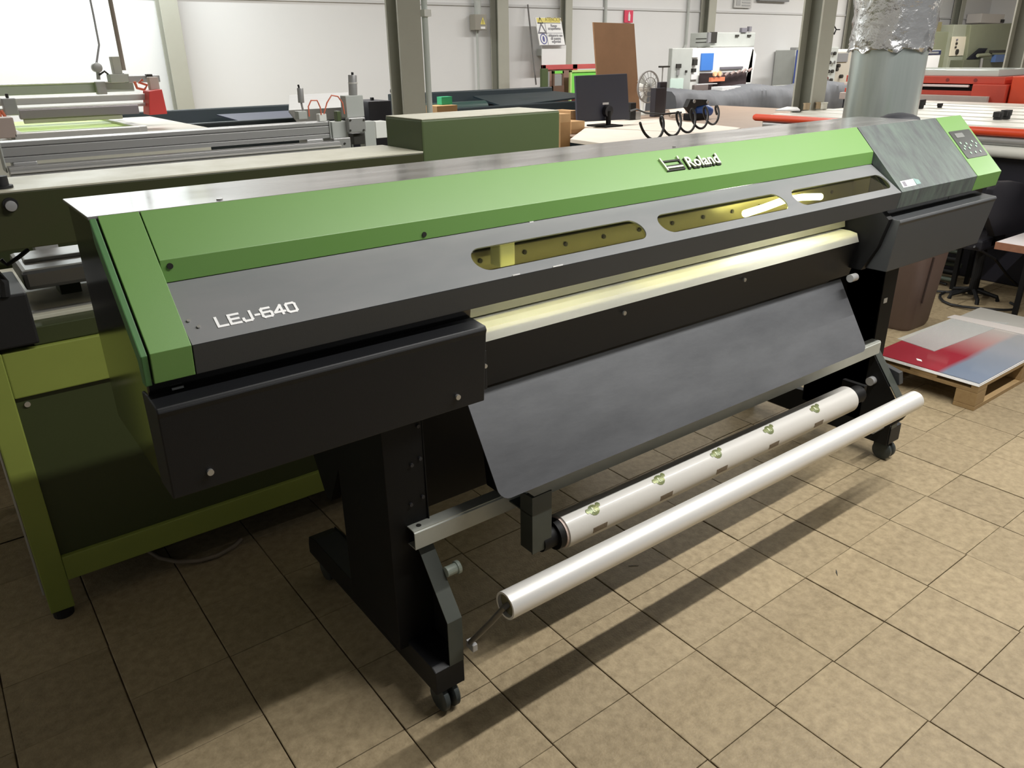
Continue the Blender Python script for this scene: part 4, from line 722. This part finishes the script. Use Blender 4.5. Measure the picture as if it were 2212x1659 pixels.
# ---------------------------------------------------------------- olive press at the right and orange conveyor table
gm = mat('press_grey_green',(138,142,118),.5,var=.3,scale=3,col2=(120,126,104)); gmd = mat('press_grey_green_dark',(104,108,88),.5,var=.3,scale=3)
b = (18.688, 19.91, 8.0, 8.6, 0.0, 1.974); t = thing('press_machine', 'grey-green press with cream control panel at the upper right', 'machine', (b[0],8.0,0)); box('press_cabinet', b, gm, t, .02)
b = (19.803, 20.802, 7.9, 8.6, 0.0, 2.112); pcb = MB().plate([(19.815, 7.9, 2.12),(20.592, 7.9, 2.126),(20.722,7.9,1.139),(20.722,7.9,0),(19.831,7.9,0),(19.831,7.9,1.158)],(0,.7,0)).build('press_column', mat('press_light',(164,168,150),.5), t, bevel=.01)
MB().plate([(19.795, 7.88, 1.865), (20.482, 7.88, 1.866), (20.51, 7.88, 1.451), (19.82, 7.88, 1.449)],(0,.02,0)).build('cream_panel', mat('panel_cream',(236,228,206),.5), pcb, bevel=.004)
for (q,r_,m) in (((20.008, 7.87, 1.796),.022,ink),((20.021, 7.87, 1.717),.028,inkd),((20.011, 7.87, 1.637),.022,inkd),((20.125, 7.87, 1.536),.06,inkd),((20.135, 7.88, 1.253),.062,white)): MB().cyl((q[0],7.90,q[2]),(q[0],7.85,q[2]),r_,18).build('dial', m, pcb)
MB().plate([(20.417, 7.8, 2.121),(22.632, 7.8, 2.172),(22.771, 7.8, 1.532),(22.147, 7.8, 1.217),(20.556, 7.8, 1.328)],(0,.9,0)).build('press_hood', gm, t, bevel=.02)
box('press_bed', (19.957, 22.719, 7.6, 8.5, 0.0, 1.358), gmd, t, .01)
MB().plate([(20.408, 7.7, 1.37), (20.962, 7.7, 1.608), (21.306, 7.7, 1.606), (21.171, 7.7, 1.483), (20.743, 7.7, 1.365)],(0,.06,0)).build('black_guard', mat('case_navy_black',(22,22,34)), t)
MB().cyl((20.62, 7.6, 1.448),(21.295, 7.6, 1.461),.04,12).build('press_arm', gm, t); box('blue_tray', (21.376, 21.992, 7.5, 7.6, 1.288, 1.456), mat('slate_blue',(84,110,160),.5), t, .004); box('dark_bar', (21.17, 21.932, 7.5, 7.6, 1.498, 1.56), inkd, t, .004); MB().cyl((20.791, 7.55, 1.16),(20.752, 7.55, 1.385),.03,10).build('chrome_bar', silver, t)
b = (18.229, 18.989, 7.7, 7.85, 1.28, 1.587); t = thing('supply_box', 'white and dark blue supply box in front of the grey-green press', 'box', (b[0],7.7,0)); bo = box('box_body', (b[0],b[1],7.7,7.9,0,b[5]), paper, t, .004); box('blue_band', (b[0],b[1],7.69,7.7,b[5]-.1,b[5]-.01), navyp, bo, .001); box('print_line', (b[0]+.06,b[1]-.12,7.685,7.692,b[5]-.075,b[5]-.035), silver, bo, .001); box('blue_side', (b[0]-.12,b[0],7.72,7.9,0,b[5]-.06), mat('side_blue',(64,86,170)), bo, .004)
b = (18.941, 19.629, 8.1, 8.4, 1.997, 2.179); t = thing('cardboard_box', 'small olive-brown box on top of the grey-green press', 'box', (b[0],8.1,b[4])); zt3 = (18.688, 19.91, 8.0, 8.6, 0.0, 1.974)[5]; box('box_body', (b[0],b[1],8.1,8.4,zt3+.002,b[5]), mat('olive_card',(138,130,96),.6), t, .004); box('box_edge', (b[0]-.08,b[0],8.1,8.3,zt3+.002,b[5]-.02), paper, t, .002)
mb = MB(); 
for pts in ([(18.975, 8.2, 2.399), (19.181, 8.2, 2.307), (19.27, 8.2, 2.193)],[(18.97, 8.2, 2.304), (19.174, 8.2, 2.326), (19.332, 8.2, 2.251), (19.021, 8.2, 2.228)],[(19.259, 8.2, 2.327), (19.469, 8.2, 2.34), (19.627, 8.2, 2.274), (19.66, 8.2, 2.197)]): mb.tube(pts,.016,6)
t = mb.build('hanging_straps', mat('strap_brown',(96,74,74),.6), None); tag(t, 'tangle of brown straps above the small olive box', 'straps')
b = (22.684, 24.024, 8.6, 8.9, 2.207, 2.425); t = thing('wall_cabinet', 'pale wall cabinet above the press hood at upper right', 'cabinet', (b[0],8.6,b[4])); box('cabinet_body', (b[0],b[1],8.6,8.97,b[4],b[5]), mat('pale_pinkish_white',(226,220,214),.6), t, .01); box('dark_socket', (23.815, 24.121, 8.58, 8.61, 2.223, 2.301), inkd, t, .001); box('dark_socket', (24.258, 24.542, 8.58, 8.61, 2.238, 2.306), inkd, t, .001)
# orange conveyor table running away beside the printer
ox = 5.95; oy0, oy1 = -1.4, 3.0
OT = thing('conveyor_table', 'long conveyor table with orange edge rail and white slats at right', 'conveyor', (6.4,.8,0))
MB().tube([(ox,oy0,1.078),(ox,oy1-.02,1.078),(ox,oy1,1.078)],.030,18,radii=[.03,.03,.022]).build('orange_rail', orange, OT, smooth=True)
MB().cyl((ox+.03,oy0,1.02),(ox+.03,oy1-.1,1.02),.035,16).build('side_tube', silver, OT, smooth=True); MB().cyl((ox+.03,oy0,.945),(ox+.03,oy1-.1,.945),.042,16).build('side_tube', mat('pale_tube',(214,214,206),.4), OT, smooth=True)
box('under_shadow_box', (ox+.10,8.9,oy0+.1,oy1-.2,.0,.90), mat('body_blue_black',(20,18,30),.6), OT, .01)  # black frame and the shadow under the table, painted as one dark box
box('upper_body', (ox+.06,9.0,oy0,oy1-.05,.90,1.06), offw, OT, .004)
k = 0; x = ox+.03
while x < 9.0:
    w_ = (.18,.10,.30,.14)[k%4]; MB().box(x,x+w_,oy0,oy1-.03,1.065,1.092+.006*(k%2)).build('slat', mat('slat_white',(226,224,214),.35,var=.2,scale=4) , OT, bevel=.006); x += w_+.02; k += 1
for q,s_ in (((7.643, 2.366, 1.11),.06),((7.824, 2.256, 1.11),.03),((6.76, 1.289, 1.11),.045),((6.893, 1.285, 1.11),.05)):
    MB().cyl((q[0],q[1],1.095),(q[0],q[1],1.10+s_),s_*.7,12).box(q[0]-s_,q[0]+s_,q[1]-s_*.5,q[1]+s_*.5,1.10+s_*.4,1.10+s_*1.3).build('clamp_knob', rubber, OT, bevel=.004)
t = thing('print_plate', 'thin white plate with dark edge lying on the slats beside the column', 'plate', (6.602, 3.086, 1.11)); MB().plate([(6.373, 3.079, 1.105), (6.822, 3.263, 1.105), (6.826, 3.151, 1.105), (6.516, 2.912, 1.105)],(0,0,.012)).build('plate_body', paper, t); MB().plate([(6.436, 3.123, 1.1), (6.504, 3.043, 1.1), (6.477, 2.885, 1.1), (6.67, 3.045, 1.1)],(0,0,.005)).build('plate_edge', inkd, t)
for (q,nm) in (((6.792, 3.028, 1.12),'small brass-coloured fitting on the slats right of the column foot'),((6.98, 3.02, 1.12),'second small pale fitting on the slats near the column foot'),((6.99, 2.968, 1.13),'small white cup on the slats left of the duct')):
    MBo = MB().cyl((q[0],q[1],1.1),(q[0],q[1],1.15),.03,12).ring((q[0],q[1],1.15),(q[0],q[1],1.16),.035,.02,12).build('fitting', offw if 'white' in nm else mat('brass_pale',(190,170,140),.4,.5), None, smooth=True); tag(MBo, nm, 'cup' if 'cup' in nm else 'fitting')
# red hood further right
rx = 9.3; ry0, ry1 = 2.318, 4.15
RH = thing('curing_oven', 'red curing oven with a clear glazed top behind the white slats', 'oven', (rx,(ry0+ry1)/2,0))
zz_ = [1.407,1.335,1.259,1.225,1.187,1.139,1.061]
box('glass_top', (rx+.05,rx+.9,ry0+.1,ry1,zz_[1],zz_[0]), glassy, RH, .01); rbm = box('red_beam', (rx,rx+.95,ry0,ry1,zz_[2],zz_[1]), redor, RH, .006)
for k in range(7): MB().cyl((rx-.004,ry0+.3+k*.3,(zz_[1]+zz_[2])/2),(rx+.01,ry0+.3+k*.3,(zz_[1]+zz_[2])/2),.02,8).build('bolt_head', mat('dark_red',(130,40,36),.5), rbm)
box('pale_rail', (rx-.03,rx+.0,ry0+.35,ry1,zz_[3],zz_[2]-.01), mat('pale_pink_metal',(222,206,204),.35,.3), RH, .003); box('oven_mouth', (rx+.05,rx+.9,ry0+.3,ry1,zz_[4],zz_[3]+.02), blk2, RH); box('lower_panel', (rx,rx+.95,ry0+.3,ry1,zz_[5],zz_[4]), redor, RH, .004); box('grey_apron', (rx-.1,rx+.95,ry0+.1,ry1,zz_[6],zz_[5]), mat('worn_pink_grey',(178,164,158),.5,var=.5,scale=4,col2=(200,196,190)), RH, .004)
box('side_cheek', (rx-.05,rx+.95,ry0-.05,ry0+.3,zz_[6],zz_[2]), redor, RH, .01); box('oven_base', (rx,rx+.9,ry0,ry1,0,zz_[6]), mat('body_blue_black',(20,18,30)), RH)
b = (8.515, 9.299, 1.9, 2.2, 1.047, 1.371); t = thing('orange_upright', 'tall orange upright panel cut by the right edge of view', 'panel', (b[0],1.9,0)); t.location = (9.35,1.0,0)
u0 = (9.3, 2.25, 1.342); u1 = (9.3, 2.142, 1.022)
box('upright_body', (9.3,9.6,u0[1]-1.2,u0[1],0,u0[2]), orange, t, .01); MB().cyl((9.28,u0[1]-.1,u0[2]-.45),(9.3,u0[1]-.1,u0[2]-.45),.03,12).build('upright_bolt', redor, t)

# ---------------------------------------------------------------- lower right: pallet, bin, table, chair, cables
PL = thing('pallet', 'light wooden pallet on the floor at right of the printer', 'pallet', (4.1,.12,0))
px0, px1, py0, py1 = 3.60, 4.85, -.165, .385
mb = MB()
for x in (px0,px0+.52,px1-.10):
    for y in (py0,py1-.10): MB().box(x,x+.10,y,y+.10,.022,.092).build('block', wood, PL, bevel=.003)
for y in (py0,py1-.10): MB().box(px0,px1,y,y+.10,.0,.022).build('bottom_board', wood, PL, bevel=.002)
for x in (px0,px0+.52,px1-.10): MB().box(x,x+.10,py0,py1,.092,.110).build('stringer_board', wood, PL, bevel=.002)
for y,w_ in ((py0,.035),(.035,.135),(py1-.03,.03)): MB().box(px0,px1,y,y+w_,.110,.128).build('deck_board', wood, PL, bevel=.002)
ST = thing('printed_sheets', 'stack of printed sheets in red, white and blue-grey on the pallet', 'sheets', (4.2,.1,.128))
for k in range(4): MB().box(px0-.004+.002*k,px1-.002*k,py0+.002*(k%2),py1-.003*k,.1285+k*.0045,.1328+k*.0045).build('sheet', sheetm if k==3 else paper, ST, bevel=.0008)
zs = .1285+4*.0045
tl_ = bpy.data.materials.new('translucent_sheet'); tl_.use_nodes = True; tb_ = tl_.node_tree.nodes['Principled BSDF']; tb_.inputs['Base Color'].default_value = (.62,.64,.62,1); tb_.inputs['Alpha'].default_value = .42; tb_.inputs['Roughness'].default_value = .25
MB().plate([(q[0],q[1],zs) for q in [(3.9, 0.403, 0.147), (3.862, 0.181, 0.147), (4.653, 0.133, 0.147), (4.487, 0.382, 0.147)]],(0,0,.0025)).build('clear_sheet', tl_, ST)
MB().plate([(q[0],q[1],zs) for q in [(4.483, 0.408, 0.147), (4.561, 0.401, 0.147), (4.617, -0.027, 0.147), (4.5, -0.071, 0.147)]],(0,0,.004)).build('edge_strip', mat('strip_pale',(196,190,186),.4), ST)
MB().plate([(q[0],q[1],zs) for q in [(3.69, 0.19, 0.147), (3.691, 0.164, 0.147), (3.669, 0.148, 0.147), (3.668, 0.174, 0.147)]],(0,0,.001)).build('tiny_label', paper, ST)
bc = (4.60,.76)
BN = thing('waste_bin', 'tall brown plastic waste bin behind the printer stand on the right', 'bin', (bc[0],bc[1],0))
def rrect(cx,cy,hx,hy,r,n=6):
    o=[]
    for sx_,sy_,a0 in ((1,1,0),(-1,1,90),(-1,-1,180),(1,-1,270)):
        for k in range(n+1):
            a=math.radians(a0+90*k/n); o.append((cx+sx_*(hx-r)+r*math.cos(a), cy+sy_*(hy-r)+r*math.sin(a)))
    return o
mb = MB(); lv = ((0,.14,.14),(.03,.152,.152),(.66,.19,.19),(.66,.20,.20),(.70,.20,.20),(.70,.185,.185),(.05,.145,.145)); n = 28
for z,hx,hy in lv: mb.v += [(x,y,z) for x,y in rrect(bc[0],bc[1],hx,hy,.06)]
for L_ in range(len(lv)-1): mb.f += [(L_*n+k,L_*n+(k+1)%n,(L_+1)*n+(k+1)%n,(L_+1)*n+k) for k in range(n)]
mb.f += [tuple(range(n-1,-1,-1)), tuple((len(lv)-1)*n+k for k in range(n))]; mb.build('bin_body', brownb, BN, smooth=True)
MB().tube([(4.532, 0.592, 0.183),(4.535, 0.575, 0.473)],.006,6).build('mould_seam', mat('bin_dark_line',(52,38,32),.6), BN)
# low white-topped table
TB = thing('low_table', 'low black-legged table with a white top and wooden edge', 'table', (5.5,.1,0))
box('table_top', (5.115,6.0-.1,-.6,.475,.478,.50), mat('white_laminate',(232,226,226),.35), TB, .002); box('wood_edge', (5.105,5.115,-.6,.475,.455,.50), mat('edge_brown',(150,104,80),.6,var=.4,scale=20), TB, .001)
for x,y in ((5.15,.27),(5.15,-.5),(5.8,.27),(5.8,-.5)): box('leg', (x-.014,x+.014,y-.0,y+.028,.0,.478), blk2, TB, .002)
box('apron', (5.14,5.16,-.5,.30,.42,.455), blk2, TB, .002)
FR = thing('metal_rack', 'low black metal rack of pipes under the orange conveyor edge', 'rack', (5.7,.7,0))
for x,y in ((5.64,.89),(5.64,1.7),(5.86,.89)): box('leg', (x-.015,x+.015,y-.015,y+.015,0,.62), blk2, FR, .002)
for k in range(7): MB().cyl((5.66+.03*(k%3),.89,.06+.05*k),(5.62+.03*(k%2),2.3,.06+.05*k),.016+.006*(k%2),10).build('pipe', blk2 if k%2 else mat('pipe_dark_green',(70,80,70),.5), FR, smooth=True)
box('shelf', (5.55,5.9,.87,2.2,.60,.62), blk2, FR, .002)
random.seed(5)
for k,(nm,cx_,cy_,r_) in enumerate((('black cable loop on the floor between bin and low table',5.42,.62,.20),('thin black cable trailing from the rack to the table leg',5.5,.5,.0),('outer black cable curling past the rack leg',5.55,.95,.13))):
    if r_: pts = [(cx_+r_*math.cos(a*.35)*(1+.1*math.sin(a)), cy_+r_*1.2*math.sin(a*.35), .012+.006*math.sin(a*.7)+.004) for a in range(0,17)]
    else: pts = [(5.324, 0.678, 0.4),(5.504, 0.601, 0.3),(5.798, 0.592, 0.12),(5.97, 0.562, 0.02)]
    t = MB().tube(pts,.009,8).build('floor_cable', cable, None, smooth=True); tag(t, nm, 'cable')
CH = thing('office_chair', 'black office chair with rounded backrest under the conveyor edge', 'chair', (5.45,.65,0))
cb = [(5.245, 0.6, 0.616), (5.219, 0.6, 0.796), (5.302, 0.6, 0.839), (5.502, 0.6, 0.822), (5.692, 0.6, 0.788), (5.801, 0.6, 0.702), (5.964, 0.6, 0.426), (5.417, 0.6, 0.465)]
MB().plate(cb,(0,.05,0)).build('backrest', mat('chair_navy_black',(20,19,28),.6), CH, bevel=.015, smooth=True)
cxm = sum(q[0] for q in cb)/8; czm = min(q[2] for q in cb)
MB().box(cxm-.17,cxm+.19,.64,.84,czm-.06,czm+.02).build('seat', mat('chair_navy_black',(20,19,28)), CH, bevel=.02)
MB().cyl((cxm,.70,.03),(cxm,.70,czm-.05),.03,14).build('gas_lift', blk2, CH); MB().box(cxm-.03,cxm+.03,.64,.68,czm-.04,czm+.2).build('back_bracket', blk2, CH)
for k in range(5):
    a = k*1.2566; MB().tube([(cxm,.70,.07),(cxm+.15*math.cos(a),.70+.15*math.sin(a),.03),(cxm+.16*math.cos(a),.70+.16*math.sin(a),.0)],.014,8).build('base_arm', blk2, CH)
# grey hose on the floor under the press, floor crumbs
t = MB().tube([(0.086, 1.224, 0.012), (0.107, 1.123, 0.012), (0.13, 1.045, 0.012), (0.175, 0.979, 0.012), (0.235, 0.941, 0.012), (0.296, 0.931, 0.012), (0.361, 0.951, 0.012), (0.396, 0.979, 0.012)],.008,10).build('floor_hose', mat('hose_beige_grey',(120,108,92),.6), None, smooth=True); tag(t, 'grey-beige hose curving on the floor under the olive-panelled press', 'hose')
for (q,a,nm) in (((1.416, -0.013, 0.002),-.6,'tiny dark splinter on the tiles in front of the tension bar'),((1.927, -0.466, 0.002),.7,'thin dark scrap on the tiles at right foreground')):
    dx, dy = math.cos(a)*.018, math.sin(a)*.018; t = MB().plate([(q[0]-dx,q[1]-dy,.0008),(q[0]+dx*.3+.003,q[1]+dy*.3,.0008),(q[0]+dx,q[1]+dy,.0008),(q[0]-.001,q[1]+.003,.0008)],(0,0,.0015)).build('scrap', inkd, None); tag(t, nm, 'scrap')
